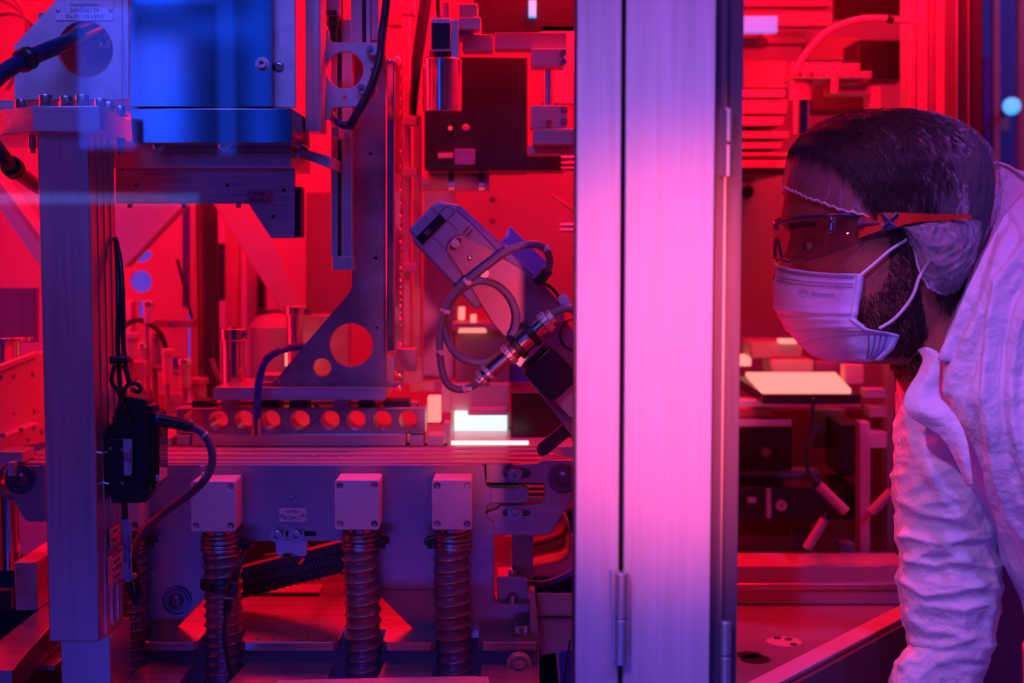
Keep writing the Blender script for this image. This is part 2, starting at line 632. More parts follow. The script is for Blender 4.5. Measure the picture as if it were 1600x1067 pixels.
MB().box(1117, 170, 1134, 276, YC + 0.008, YC + 0.014).build('hinge_leaf', DARKA, p, 0.0004)

# ------------------------------------------------------------------ post at the left
YP = 1.42
p = thing('support_post', 'tall square aluminium support post at the left carrying the bolted clamp block', 'post')
a, b = P(57.6, 205, YP), P(139, 205, YP)
bz = P(79, 1003, YP).z
xa, xb = P(79.5, 1003, YP).x, P(159.5, 1003, YP).x
top = a.z
YB = YP + 0.088
mb = MB()
mb.wbox((a.x, YP, bz), (b.x, YB, top))
mb.build('post_column', ALU, p, 0.0015)
# extrusion grooves on the side
for yy, ww in ((YP + 0.022, 0.003), (YP + 0.045, 0.006), (YP + 0.068, 0.003)):
    MB().wbox((b.x - 0.001, yy, bz + 0.001), (b.x + 0.0012, yy + ww, top - 0.001)).build('groove_rib', CHROME, p, 0.0004)
MB().wbox((a.x + 0.005, YP + 0.02, 0.0), (b.x + 0.005, YB + 0.01, bz)).build('post_foot', ALUX, p, 0.001)
# two label plates on the side face
def side_label(y0, y1, Ya, Yb, lines, hp, nm='label_plate'):
    za = P(170, y0, (Ya + Yb) / 2).z
    zb = P(170, y1, (Ya + Yb) / 2).z
    lp = MB().wbox((b.x + 0.0014, Ya, zb), (b.x + 0.0028, Yb, za)).build(nm, LABELM, p, 0.0006)
    rot = Matrix.Rotation(PI / 2, 4, 'Z') @ Matrix.Rotation(PI / 2, 4, 'X')
    t = lettering(lines, 800, 372, 1.5, hp, lp, INK, 1.3, rot)
    t.location = Vector((b.x + 0.0030, (Ya + Yb) / 2, (za + zb) / 2)) - P(800, 372, 1.5)
    for yy in (Ya + 0.004, Yb - 0.004):
        s = screw(lp, 0, 0, 1.5, 2.6, 'button')
        s.location = (b.x + 0.0028, yy, (za + zb) / 2)
        s.rotation_euler = (0, 0, PI / 2)
    return lp
side_label(823, 850, YP + 0.035, YP + 0.07, ['+M01', 'BG64'], 7)
side_label(862, 912, YP + 0.025, YP + 0.088, ['ZL-Pos. BG64', 'Pneumatik', 'A2 10/03/20', 'Spannung', 'A2.1.3.20'], 6.5, 'type_label_plate')

# clamp block on the post
c = thing('clamp_block', 'blue-lit octagonal clamp block with cap screws on top of the left post', 'clamp')
YK = 1.385
def XW(px, Y): return P(px, 200, Y).x
z1, z0 = P(100, 166, YK).z, P(100, 206, YK).z
foot = [(XW(52, YK), YK), (XW(155.5, YK), YK), (XW(162, YK + 0.01), YK + 0.010), (XW(206, YK + 0.16), YK + 0.14), (XW(206, YK + 0.16), YK + 0.24),
        (XW(-60, YK + 0.16), YK + 0.24), (XW(-60, YK + 0.10), YK + 0.10), (XW(33, YK + 0.012), YK + 0.012)]
MB().prism([Vector((x, y, z1)) for x, y in foot], [], Vector((0, 0, z0 - z1))).build('block_body', ALUX, c, 0.0008)
for sx, sy, sr, Yy in ((33, 155, 9.5, 1.45), (72, 163, 10.5, 1.41), (101, 152, 9.5, 1.47), (104, 164, 10, 1.42), (129, 163, 10.5, 1.41), (157, 164, 9, 1.43), (170, 151, 9.5, 1.475), (188, 151, 8, 1.50)):
    q = P(sx, sy, Yy)
    k = S(sr, Yy)
    MB().lathe((q.x, q.y, z1), (0, 0, 1), [(0, k * 1.65), (k * .25, k * 1.65), (k * .25, k), (k * 1.9, k), (k * 2.0, k * .93), (k * 2.0, k * .5), (k * 1.3, k * .48)]).build('cap_screw', SCREWM, c)
for sx, Yy in ((51, 1.44), (189, 1.47)):
    q = P(sx, 212, Yy)
    MB().cyl((q.x, q.y, z0), (q.x, q.y, z0 - 0.012), S(7, 1.4)).cyl((q.x, q.y, z0 - 0.012), (q.x, q.y, z0 - 0.017), S(5, 1.4)).build('lower_bolt', SCREWM, c)
MB().box(-60, 156, 206, 175, 1.545, 1.60).build('back_rail', ALUX, c, 0.0006)

# upright bracket with the round opening and name plate
u = thing('chain_bracket', 'pale purple plate with a big round opening and name plate, above the clamp block', 'bracket')
YU = 1.515
MB().plate([(22, 156), (22, 72), (30, 62), (86, 2), (95, -330), (191, -330), (191, 156)], YU, YU + 0.014, [(133, 77, 43)]).build('bracket_plate', ALUD, u, 0.0006)
MB().box(191, -330, 201.5, 155, YU - 0.03, YU + 0.014).build('edge_flange', ALU, u, 0.0006)
MB().box(60, 20, 190, 140, YU + 0.05, YU + 0.06).build('backing_panel', MIDP, u)
lp = MB().plate(rrect(87, 2, 177, 32, 1), YU - 0.0012, YU).build('name_plate', LABELM, u, 0.0003)
lettering(['Energiekette', '2000242179', 'R6.29.110.150.0'], 132, 17, YU - 0.0013, 6.4, lp, gap=1.0)
for x in (90.5, 173):
    screw(lp, x, 16.5, YU - 0.001, 3.4, 'button')
for x, y in ((162, 49), (164, 67)):
    screw(u, x, y, YU + 0.045, 8, 'button')
MB().box(155, 40, 173, 76, YU + 0.044, YU + 0.052).build('screw_bar', ALU, u)

# black corrugated cables with clamps
def cable(name, label, pts, r, m, clamps=(), Y=1.45, group=None, cat='cable', cm=None):
    q = PP(pts, Y)
    e = thing(name, label, cat, group)
    MB().tube(q, S(r, Y), 16, 10).build('sheath', m, e)
    for i, (t, ln, kr) in enumerate(clamps):
        sp = smooth_path(q, 10)
        j = min(len(sp) - 2, int(t * (len(sp) - 1)))
        ax = (sp[j + 1] - sp[j]).normalized()
        L_ = S(ln, Y)
        k = S(r * kr, Y)
        MB().lathe(sp[j] - ax * L_ / 2, ax, [(0, k), (L_ * .3, k * 1.05), (L_ * .5, k * 0.92), (L_ * .7, k * 1.05), (L_, k)], 24).build('clamp', cm or BLACK, e)
    return e
SHEATH = mat('dark_blue_sheath', (0.012, 0.016, 0.07), 0.0, 0.3, None, 0.1, 60)
cable('thick_cable', 'thick dark blue cable running into the round opening of the upright bracket', [(-30, 150, 1.40), (0, 118, 1.42), (40, 93, 1.45), (100, 68, 1.49), (158, 42, 1.56)], 13, SHEATH, [(0.5, 22, 1.35)])
cable('thick_cable', 'thick dark blue cable curving down behind the left post', [(-30, 200, 1.42), (-5, 232, 1.43), (20, 262, 1.46), (60, 292, 1.55), (95, 310, 1.6)], 11.5, SHEATH, [(0.5, 22, 1.4)])

# ------------------------------------------------------------------ glossy cover
YV = 1.47
c = thing('drive_cover', 'large glossy black drive cover mirroring blue light, hanging above the slotted bracket', 'cover')
MB().plate([(202, -330), (425, -330), (425, 168), (203, 168)], YV, YV + 0.09).build('front_panel', COVERM, c, 0.001)
MB().plate([(203.5, 169)] + [(455, 169)] + [(457, 171), (458, 220), (454, 224.5), (210, 224.5), (206.5, 221)], YV - 0.001, YV + 0.12).build('lower_lip', COVERM, c, 0.001)
pl = MB().plate([(425.5, -330), (459, -330), (462, 168), (428, 168)], YV + 0.012, YV + 0.02).build('side_panel', ALUD, c, 0.0006)
screw(pl, 436, 104, YV + 0.012, 8, 'button')
screw(c, 410, 100, YV, 11, 'washer', ALUD)
screw(c, 249, 228, YV + 0.03, 8, 'cap')
screw(c, 351, 228, YV + 0.03, 8, 'cap')

# ------------------------------------------------------------------ slotted carriage bracket below the cover
YR = 1.60
c = thing('carriage_bracket', 'scratched aluminium carriage bracket with angled right end and tag, below the black cover', 'bracket')
MB().plate([(180, 264), (460, 264), (460, 372), (423.5, 372), (388, 318), (180, 318)], YR, YR + 0.012,
           [(213, 289, 2.6), (355, 289, 2.6), (443, 297, 2.3), (427, 338, 2.5), (430, 380 - 60, 0.9)]).build('front_plate', mat('scratched_aluminium', (0.6, 0.56, 0.62), 0.6, 0.38, 'x', 0.3, 60, wear=0.2), c, 0.0006)
MB().box(205, 280, 452, 314, YR + 0.0125, YR + 0.016).box(424, 325, 455, 365, YR + 0.0125, YR + 0.016).build('hole_darkener', BLACK, c)  # black sheets added behind the holes so they look dark
MB().wbox((P(180, 262, 1.6).x, YR - 0.03, P(200, 264, YR).z), (P(462, 262, 1.6).x, YR + 0.12, P(200, 226, YR).z)).build('top_slab', ALUX, c, 0.001)
MB().box(262, 239, 466, 247, YR - 0.034, YR - 0.0305).build('shim_bar', ALU, c, 0.0004)
MB().box(461, 292, 470, 371, YR + 0.002, YR + 0.03).build('rubber_pad', RUBBER, c, 0.0006)
t = MB().plate(rrect(386, 297, 427, 319, 2), YR - 0.0015, YR).build('tag_plate', mat('tag_plate', (0.6, 0.3, 0.42), 0.2, 0.4, None, 0.05, 60), c, 0.0003)
lettering(['+M01', 'BG64.R'], 406.5, 308, YR - 0.0016, 6.6, t, gap=1.0)
for x in (389.5, 423):
    screw(t, x, 308, YR - 0.0015, 3, 'button')
for x in (202.5, 287, 372):
    q = P(x, 318, YR + 0.006)
    MB().cyl(q, q - Vector((0, 0, S(7, YR))), S(4.8, YR)).build('lower_screw', SCREWM, c)
screw(c, 213, 289, YR + 0.012, 3, 'cap', BLACK)
MB().plate([(460, 228), (517, 245), (517, 264), (463, 243)], YR - 0.01, YR + 0.1).build('side_arm', ALU, c, 0.0005)

# ------------------------------------------------------------------ upright beam and hole plate
b_ = thing('upright_beam', 'pale violet upright aluminium beam beside the glossy black cover', 'beam')
MB().box(477, -330, 498.5, 205, 1.55, 1.60).build('beam_profile', ALU, b_, 0.0006)
MB().box(498.5, -330, 501, 205, 1.553, 1.60).build('beam_lip', ALUD, b_, 0.0004)

h_ = thing('hose_bracket', 'violet aluminium plate with a round window holding the black hose', 'bracket')
YH = 1.60
MB().plate([(501, 47), (514, 47), (514, 60), (520, 66), (598, 66), (598, 92), (588, 112), (571, 150), (562, 166), (522, 168), (517, 173), (516, 187), (501, 187)], YH, YH + 0.008,
           [(539, 109.5, 28.5), (581.5, 109, 3), (539.5, 153, 3)]).build('bracket_plate', ALUD, h_, 0.0006)
def pclip(pts, sx, sy):
    c_ = MB().plate(pts, YH - 0.014, YH - 0.0005).build('hose_clip', ALUD, h_, 0.001)
    screw(c_, sx, sy, YH - 0.014, 5.6, 'washer')
pclip([(572, 70), (600, 71), (601, 86), (578, 86), (571, 80)], 578, 77)
pclip([(556, 132), (562, 129), (590, 139), (583, 154), (560, 144)], 564.5, 136.5)

cable('black_hose', 'black hose held by two clips on the violet bracket', [(607, -30, 1.6), (603, 10, 1.59), (597, 55, 1.588), (594, 88, 1.58), (584, 124, 1.576), (570, 156, 1.575), (556, 180, 1.575), (546, 200, 1.58)], 6.6, RUBBER, (), 1.58)
cable('curved_hose_end', 'short dark hose curling out from under the violet bracket', [(552, 190, 1.60), (540, 196, 1.60), (528, 192, 1.60), (520, 184, 1.61), (517, 174, 1.615), (517, 168, 1.62)], 6, SHEATH, [(0.93, 14, 1.25)], 1.6)

g_ = thing('linear_guide', 'pale grooved linear guide rail hanging behind the violet bracket', 'rail')
YG = 1.68
MB().box(517, 30, 527.5, 402, YG, YG + 0.02).build('rail_flank', ALU, g_, 0.0005)
MB().box(527.5, 30, 534, 400, YG + 0.008, YG + 0.02).build('rail_groove', DARKP, g_)
MB().box(534, 30, 550, 402, YG - 0.002, YG + 0.02).build('rail_flank', ALU, g_, 0.0005)
MB().box(519, 401, 551, 422, YG - 0.004, YG + 0.03).build('end_block', ALU, g_, 0.0006)
MB().box(517, 198, 530, 215, YG - 0.06, YG - 0.005).build('carriage', ALU, g_, 0.0006)
for (x0, x1, m) in ((548, 566, ALU), (566, 571, BLACK), (572, 579, ALU), (580, 592, ALUD)):
    MB().box(x0, -330, x1, 66 if x0 != 580 else 62, YG - 0.01, YG + 0.03).build('cover_strip', m, g_, 0.0003)
p_ = thing('valve_block', 'small pinkish valve block with two dark fittings at the top above the hose bracket', 'valve')
MB().box(500, -330, 530, 24, 1.63, 1.67).build('valve_body', ALUD, p_, 0.0006)
MB().box(501, 16, 526, 23, 1.627, 1.632).build('cover_strip', SHEATH, p_, 0.0003)
for x in (517, 523):
    MB().vcyl(x, 26, 66, 4, 1.64).build('hose_stub', SHEATH, p_)
MB().box(510, 32, 528, 40, 1.632, 1.65).build('fitting_collar', BLACK, p_, 0.0006)

# ------------------------------------------------------------------ gantry plate
YN = 1.74
g_ = thing('gantry_plate', 'tall dark violet steel gantry plate widening into a triangular foot with two round openings', 'plate')
pts = [(549, -330), (603, -330), (603, 590), (606, 597), (622, 598), (622, 605), (407, 605), (407, 598), (424, 597), (432, 592), (470, 545), (540, 463), (547, 455), (549, 445)]
MB().plate(pts, YN, YN + 0.012, [(548.5, 539, 34), (503, 574, 14.5), (587, 403.5, 2.8), (579, 240, 2.4), (589, 512, 1.8)]).build('web_plate', STEELD, g_, 0.0006)
MB().plate([(602.5, 90), (617.5, 93), (617.5, 551), (602.5, 551)], YN - 0.03, YN + 0.05).build('edge_rail', CHROME, g_, 0.0025)
MB().box(574, 225, 596, 520, YN + 0.0125, YN + 0.015).build('hole_darkener', BLACK, g_)  # black sheet added so the small holes stay dark
for x in (440, 591.5):
    screw(g_, x, 596, YN, 6.8, 'washer')
screw(g_, 515, 596, YN, 5, 'cap')
MB().plate(rrect(333, 605.5, 602, 625, 3), YN - 0.012, YN + 0.10).build('base_bar', ALUX, g_, 0.0008)
MB().box(602, 556, 616, 598, YN + 0.02, YN + 0.04).build('edge_stop', ALU, g_, 0.0006)
MB().box(407, 586, 438, 596, YN + 0.02, YN + 0.06).build('rear_pad', ALU, g_, 0.0006)

pp_ = thing('guide_pillar', 'polished guide pillar with a screwed collar standing left of the gantry foot', 'pillar')
YI = 1.80
MB().vcyl(366, 530, 606, 18, YI).build('pillar_rod', CHROME, pp_)
MB().vcyl(366, 513, 531, 22, YI).build('collar', CHROME, pp_, 0.0006)
MB().vcyl(366, 510, 514, 8, YI).build('end_cap', SCREWM, pp_)
screw(pp_, 380, 522, YI - 0.016, 6, 'washer')
pp_ = thing('guide_pillar', 'red-lit guide pillar behind the gantry foot, under the sloping strut', 'pillar')
MB().vcyl(462, 490, 606, 12, 1.98).build('pillar_rod', CHROME, pp_)
MB().vcyl(462, 478, 492, 17, 1.98).build('collar', CHROME, pp_, 0.0006)
MB().vcyl(483, 482, 492, 6, 1.98).build('side_nut', SCREWM, pp_)

# perforated bar on its base
p_ = thing('perforated_bar', 'blue-lit aluminium bar with nine round holes lying behind the conveyor belts', 'bar')
YF = 1.74
hol = [(302, 655.5, 15), (341, 656, 14.8), (381, 656, 14.8), (423, 656, 14.8), (469, 656, 14.8), (516, 656, 14.6), (556.5, 656, 14.6), (597.5, 656, 14.6), (637.5, 656, 14.6)]
MB().plate([(275, 638), (664, 637), (664, 678), (275, 678)], YF, YF + 0.04, hol).build('drilled_bar', mat('milled_face', (0.5, 0.5, 0.6), 0.7, 0.3, None, 0.25, 40, wear=0.15), p_, 0.0008)
MB().box(300, 678.5, 634, 697, YF - 0.006, YF + 0.05).build('base_rail', ALUX, p_, 0.0006)
for x0, x1, y0 in ((640, 662, 680), (667, 693, 681), (276, 297, 680), (248, 268, 684)):
    MB().box(x0, y0, x1, 697, YF - 0.004, YF + 0.04).build('end_block', ALUD, p_, 0.0008)
# small parts between the bar and the gantry foot
rnd = random.Random(4)
q_ = thing('clamping_rail', 'row of small dark clamping pieces and screws between the drilled bar and the gantry foot', 'rail')
MB().box(290, 629, 650, 637, YF + 0.045, YF + 0.07).build('carrier_strip', ALUD, q_)
for i, (x0, x1) in enumerate(((300, 330), (345, 368), (408, 436), (452, 480), (520, 545), (560, 582), (600, 640))):
    MB().box(x0, 626, x1, 637, YF + 0.01, YF + 0.045).build('clamp_piece', (DARKP, ALU, BLACK)[i % 3], q_, 0.0006)
for x in (338, 495, 588, 655):
    MB().vcyl(x, 630, 637, 4, YF + 0.02).build('pin', SCREWM, q_)

cable('blue_air_hose', 'translucent blue air hose bending down in front of the drilled bar', [(490, 541, 1.79), (462, 542, 1.73), (434, 549, 1.70), (414, 565, 1.69), (405, 592, 1.69), (402, 625, 1.69), (401, 655, 1.70)], 6.2, BLUEH, (), 1.70, cat='hose')
z_ = thing('hose_coupling', 'clear hose coupling at the lower end of the blue air hose', 'coupling')
MB().vcyl(401, 650, 681, 7.5, 1.70).build('coupling_body', CHROME, z_, 0.0004)

# ------------------------------------------------------------------ conveyor
YS = 1.60
zb = P(500, 725, YS).z
v = thing('conveyor', 'belt conveyor with a purple aluminium side plate, red-lit belts and ringed end rollers', 'conveyor')
side = [(60, 726), (752, 726), (757, 728), (759, 755), (762, 760), (770, 762), (820, 762), (826, 765), (827, 782), (822, 787), (770, 787), (762, 790), (759, 800),
        (761, 808), (767, 813), (772, 813), (772, 932), (774, 940), (780, 944), (824, 944), (828, 948), (828, 985.5),
        (648, 985.5), (588, 925), (578, 915), (560, 850), (552, 845.5), (385, 845.5), (372, 850), (345, 905), (320, 935), (272, 985.5), (190, 985.5), (190, 815), (60, 815)]
MB().plate(side, YS, YS + 0.018, [[(425, 834), (429, 830), (491, 830), (495, 834), (491, 838), (429, 838)], (235, 896, 3)]).build('side_plate', PLATE, v, 0.0008)
MB().box(420, 828, 500, 840, YS + 0.006, YS + 0.010).build('slot_darkener', BLACK, v)  # black sheet added to make the slot look dark
# seam line
MB().box(592, 920.5, 690, 921.3, YS - 0.0003, YS).build('seam', INK, v)
# sliding end head at the right
hd = [(801, 725), (840, 724), (846, 720), (850, 718.5), (930, 718.5), (930, 760), (896, 775), (862, 833), (857, 836), (760, 836), (759, 806), (762, 800), (775, 796), (783, 789), (846, 788), (851, 784), (851, 757), (847, 755), (800, 755)]
s_ = MB().plate(hd, YS + 0.002, YS + 0.02, [rrect(786, 734, 828, 745, 4, 3), rrect(786, 796, 828, 806, 4, 3)]).build('end_head', PLATE, v, 0.0008)
screw(s_, 804.5, 740, YS + 0.001, 12, 'washer')
screw(s_, 804.5, 801.5, YS + 0.001, 12, 'washer')
MB().box(760, 725, 800, 754, YS + 0.012, YS + 0.02).build('recess_floor', PLATE, v)
MB().box(784, 730, 832, 750, YS + 0.014, YS + 0.024).build('slot_floor', PLATE, v)
MB().box(760, 787, 832, 812, YS + 0.012, YS + 0.022).build('recess_floor', PLATE, v)
MB().plate([(766, 763), (822, 763), (826, 767), (826, 781), (821, 786), (766, 786)], YS - 0.001, YS + 0.018).build('tongue', PLATE, v, 0.0006)
screw(v, 815, 768.5, YS - 0.001, 9.5, 'washer')
MB().box(800, 836, 833, 905, YS + 0.03, YS + 0.06).build('rear_web', MIDP, v)
RING = mat('bearing_ring', (0.16, 0.13, 0.22), 0.8, 0.3, None, 0.1, 50)
screw(v, 879.5, 747, YS + 0.003, 24, 'roller', RING, 'end_roller')
# left end
MB().plate([(6, 735), (10, 727), (75, 727), (75, 815), (43, 815), (36, 808), (8, 760)], YS + 0.001, YS + 0.018).build('left_end_head', PLATE, v, 0.0008)
screw(v, 33, 748, YS, 24, 'roller', RING, 'end_roller')
# belts: three bands with rounded right end
xl, xr = P(20, 720, YS).x, P(893, 747, YS).x
rr_ = 0.022
for (ya, yb) in ((1.605, 1.628), (1.634, 1.665), (1.671, 1.702), (1.708, 1.737)):
    prof = [(xl, zb - 0.002)]
    zt_ = zb + 0.0005
    path = [Vector((xl, 0, zt_)), Vector((xr - rr_, 0, zt_))]
    for i in range(1, 13):
        a = PI * i / 12
        path.append(Vector((xr - rr_ + rr_ * math.sin(a), 0, zt_ - rr_ + rr_ * math.cos(a))))
    path.append(Vector((xl, 0, zt_ - 2 * rr_)))
    for i in range(1, 12):
        a = PI * i / 12
        path.append(Vector((xl - rr_ * math.sin(a), 0, zt_ - rr_ - rr_ * math.cos(a))))
    vs, fs = [], []
    n = len(path)
    for q in path:
        vs += [Vector((q.x, ya, q.z)), Vector((q.x, yb, q.z))]
    for i in range(n):
        j = (i + 1) % n
        fs.append((2 * i, 2 * j, 2 * j + 1, 2 * i + 1))
    o = MB().add(vs, fs).build('belt', BELT, v)
    sd = o.modifiers.new('solid', 'SOLIDIFY')
    sd.thickness = 0.0018
MB().wbox((xl + 0.05, 1.70, zb - 0.05), (xr - 0.06, 1.76, zb - 0.012)).build('belt_bed', DARKP, v)
# plugs and screws on the side plate
screw(v, 276.5, 938, YS, 23, 'roller', RING, 'bearing_cap')
screw(v, 235, 896, YS, 8, 'washer')
screw(v, 457, 779, YS, 8, 'washer')
screw(v, 332, 895.5, YS, 8, 'washer')
t = MB().plate(rrect(436, 794, 478, 815, 2), YS - 0.0015, YS).build('tag_plate', LABELM, v, 0.0003)
lettering(['+M01', 'BG64.T'], 457, 804.5, YS - 0.0016, 6.6, t, gap=1.0)
for x in (440, 474):
    screw(t, x, 804.5, YS - 0.0015, 3, 'button')
k_ = MB().plate([(431, 838), (480, 838), (480, 866), (476, 869.5), (437, 869.5), (431, 866)], YS + 0.020, YS + 0.026).build('sensor_bracket', ALU, v, 0.0008)
screw(k_, 434, 835.5, YS - 0.001, 13, 'washer')
screw(k_, 463.5, 835.5, YS - 0.001, 13, 'washer')
# ------------------------------------------------------------------ white motor boxes, ribbed hoses
HOSEM = mat_glass('clear_ribbed_hose', (0.50, 0.36, 0.46), gloss=0.16, rough=0.16, tint=0.62)
HOSEM.node_tree.nodes['Principled BSDF'].inputs['Base Color'].default_value = (0.26, 0.20, 0.27, 1)
HOSEM.node_tree.nodes['Principled BSDF'].inputs['Roughness'].default_value = 0.25
boxes = [
    (165, 218, 750, 830, 'white plastic suction box mostly hidden behind the black scanner'),
    (298, 368, 752, 831, 'white plastic suction box left of the small tag, smudged along its right side'),
    (523, 593, 750, 828, 'white plastic suction box in the middle, right of the small tag'),
    (675, 738, 750, 828, 'white plastic suction box nearest the wide aluminium post'),
]
# (x top, x bottom, half width, lowest row, label)
for i, (x0, x1, y0, y1, lab) in enumerate(boxes):
    m = thing('suction_box', lab, 'box', 'white suction boxes on the conveyor plate')
    YB0 = 1.553
    a, b = P(x0, y0, YB0), P(x1, y1, YB0)
    y2 = 1.601
    ins = 0.0025
    MB().wbox((a.x, YB0 + 0.006, b.z), (b.x, y2, a.z)).build('housing', WHITEP, m, 0.003, seg=3)
    MB().plate(rrect(x0, y0, x1, y1, 4), YB0, YB0 + 0.0055, [(x0 + 8, y0 + 9, 5.4), (x1 - 8, y0 + 9, 5.4), (x0 + 8, y1 - 9, 5.4), (x1 - 8, y1 - 9, 5.4)]).build('lid', WHITEP, m, 0.0008)
    for j, (sx, sy) in enumerate(((x0 + 8, y0 + 9), (x1 - 8, y1 - 9))):
        screw(m, sx, sy, YB0 + 0.0045, 4.8, 'button')
    for sx, sy in ((x1 - 8, y0 + 9), (x0 + 8, y1 - 9)):
        screw(m, sx, sy, YB0 + 0.0045, 4.8, 'button', WHITEP, name='screw_plug')


def hose(label, xt, xb, y0, y1, rp, pitch, Y, clamp_side, lean=0.0):
    e = thing('ribbed_hose', label, 'hose', 'ribbed hoses below the suction boxes')
    top, bot = P(xt, y0, Y), P(xb, y1, Y + lean)
    L_ = (top - bot).length
    r = S(rp, Y)
    pit = S(pitch, Y)
    n = int(L_ / pit * 10)
    nn = 40
    vs, fs = [], []
    for k in range(n + 1):
        t = k / n
        c = top.lerp(bot, t) + Vector((math.sin(t * 5 + xt) * 0.0012, math.sin(t * PI) * -0.002, 0))
        for i in range(nn):
            a = 2 * PI * i / nn
            ph = (t * L_ / pit + a / (2 * PI)) % 1.0
            d = min(ph, 1 - ph)
            q = math.exp(-(d / 0.16) ** 2)
            rad = r * (0.90 + 0.10 * q)
            vs.append(c + Vector((math.cos(a) * rad, math.sin(a) * rad, 0)))
    for k in range(n):
        for i in range(nn):
            j = (i + 1) % nn
            fs.append((k * nn + i, k * nn + j, (k + 1) * nn + j, (k + 1) * nn + i))
    MB().add(vs, fs).build('hose_wall', HOSEM, e, sharp=80)
    # wire spiral inside the ribs
    wire = []
    turns = L_ / pit
    for k in range(int(turns * 20)):
        t = k / (turns * 20)
        a = -2 * PI * t * turns
        c = top.lerp(bot, t) + Vector((math.sin(t * 5 + xt) * 0.0012, math.sin(t * PI) * -0.002, 0))
        wire.append(c + Vector((math.cos(a) * r * 0.975, math.sin(a) * r * 0.975, 0)))
    MB().tube(wire, 0.0008, 6, 1).build('spiral_wire', BRASS, e, sharp=80)
    # metal pipe end and worm-drive clamps
    MB().cyl(top + Vector((0, 0, -0.030)), top + Vector((0, 0, 0.004)), r * 0.84).build('pipe_end', CHROME, e)
    for k, dz in enumerate((0.008, 0.0135, 0.018)):
        c = top + Vector((0, 0, -dz))
        MB().lathe(c + Vector((0, 0, -0.0016)), (0, 0, 1), [(0, r * 1.0), (0, r * 1.04), (0.0032, r * 1.04), (0.0032, r * 1.0)], 36).build('clamp_band', SCREWM, e, 0.0004)
    sg = clamp_side
    c = top + Vector((sg * (r + 0.004), -0.004, -0.011))
    MB().cyl(c + Vector((-0.006, 0, -0.001)), c + Vector((0.007, 0, 0.002)), 0.0042).cyl(c + Vector((0.0, 0, -0.008)), c + Vector((0.0, 0, 0.006)), 0.003).build('clamp_screw', BLACK, e)
    return e


hose('clear ribbed hose behind the post foot, partly hidden by the looped black cable', 207, 209, 828, 1075, 25, 15.3, 1.585, 1)
hose('clear ribbed hose with the black cable strapped across it', 345, 352, 832, 1085, 31, 15.5, 1.578, 1)
hose('clear ribbed hose under the middle suction box, its clamp screw on the right', 564, 568, 829, 1085, 29.5, 18.0, 1.578, 1)
hose('clear ribbed hose nearest the wide post, its clamp screw on the left', 707, 709, 829, 1075, 30, 18.2, 1.578, -1)

# ------------------------------------------------------------------ milled base table
t = thing('base_table', 'long milled aluminium base table with notches for the hoses', 'table')
YT = 1.553
def TX(px): return P(px, 1003, YT).x
front = [(TX(183), YT)]
notch = [(188, 232, 215), (302, 383, 352), (520, 604, 567), (673, 755, 708)]
pl = [(TX(183), YT)]
pl = [(TX(232), YT), (TX(302), YT), (TX(309), YT + 0.006), (TX(309), 1.604), (TX(383 - 9), 1.604), (TX(383 - 9), YT + 0.006), (TX(383), YT),
      (TX(520), YT), (TX(528), YT + 0.006), (TX(528), 1.604), (TX(597), 1.604), (TX(597), YT + 0.006), (TX(604), YT),
      (TX(673), YT), (TX(680), YT + 0.006), (TX(680), 1.604), (TX(747), 1.604), (TX(747), YT + 0.006), (TX(755), YT),
      (TX(838), YT), (TX(845), YT + 0.006), (TX(834), 1.75), (TX(834), 2.6), (TX(186), 2.6), (TX(186), 1.604), (TX(224), 1.604), (TX(224), YT + 0.006)]
MB().prism([Vector((x, y, ZT)) for x, y in pl], [], Vector((0, 0, -S(14, YT)))).build('table_plate', TABLEM, t, 0.0006)
zl = P(500, 1040, 1.545).z
LOWM = mat('lower_plate_metal', (0.5, 0.5, 0.62), 0.75, 0.35, 'x', 0.25, 10, bump=0.15)
for x0, x1, xo in ((232, 300, -25), (385, 520, -12), (600, 677, -6), (752, 840, 0)):
    A = [Vector((TX(x0), 1.56, zl)), Vector((TX(x1), 1.56, zl)), Vector((TX(x1 + 2), 1.47, zl)), Vector((TX(x0 + xo), 1.47, zl))]
    MB().prism(A, [], Vector((0, 0, -0.01))).build('lower_shelf', LOWM, t, 0.0006)
MB().wbox((TX(75), 1.545, zl - 0.006), (TX(88), 1.60, zl)).build('shelf_end', LOWM, t, 0.0006)
MB().wbox((TX(190), 1.66, 0.0), (TX(836), 2.55, ZT - 0.012)).build('table_base', DARKP, t)
for x in (402, 427, 480, 512):
    q = P(x, 999, 1.562)
    MB().cyl((q.x, 1.566, ZT), (q.x, 1.566, ZT + 0.0015), 0.003).build('screw', SCREWM, t)

MB_ = MB()
n_ = thing('knurled_nut', 'knurled dark steel nut standing on the base table corner', 'nut')
q = P(816, 990, 1.575)
vs, fs = [], []
prof = [(0, 1.0), (0.012, 1.0), (0.0128, 0.93), (0.0128, 0.55), (0.004, 0.54)]
nn = 96
for hh, rr in prof:
    for i in range(nn):
        a = 2 * PI * i / nn
        r = 0.0108 * rr * (1 + (0.03 if (i % 2 and rr == 1.0) else 0))
        vs.append((q.x + r * math.cos(a), 1.580 + r * math.sin(a), ZT + hh))
for k in range(len(prof) - 1):
    for i in range(nn):
        j = (i + 1) % nn
        fs.append((k * nn + i, k * nn + j, (k + 1) * nn + j, (k + 1) * nn + i))
MB().add(vs, fs).build('nut_ring', SCREWM, n_)
MB().cyl((q.x, 1.58, ZT), (q.x, 1.58, ZT + 0.008), 0.0055).build('threaded_core', RING, n_)

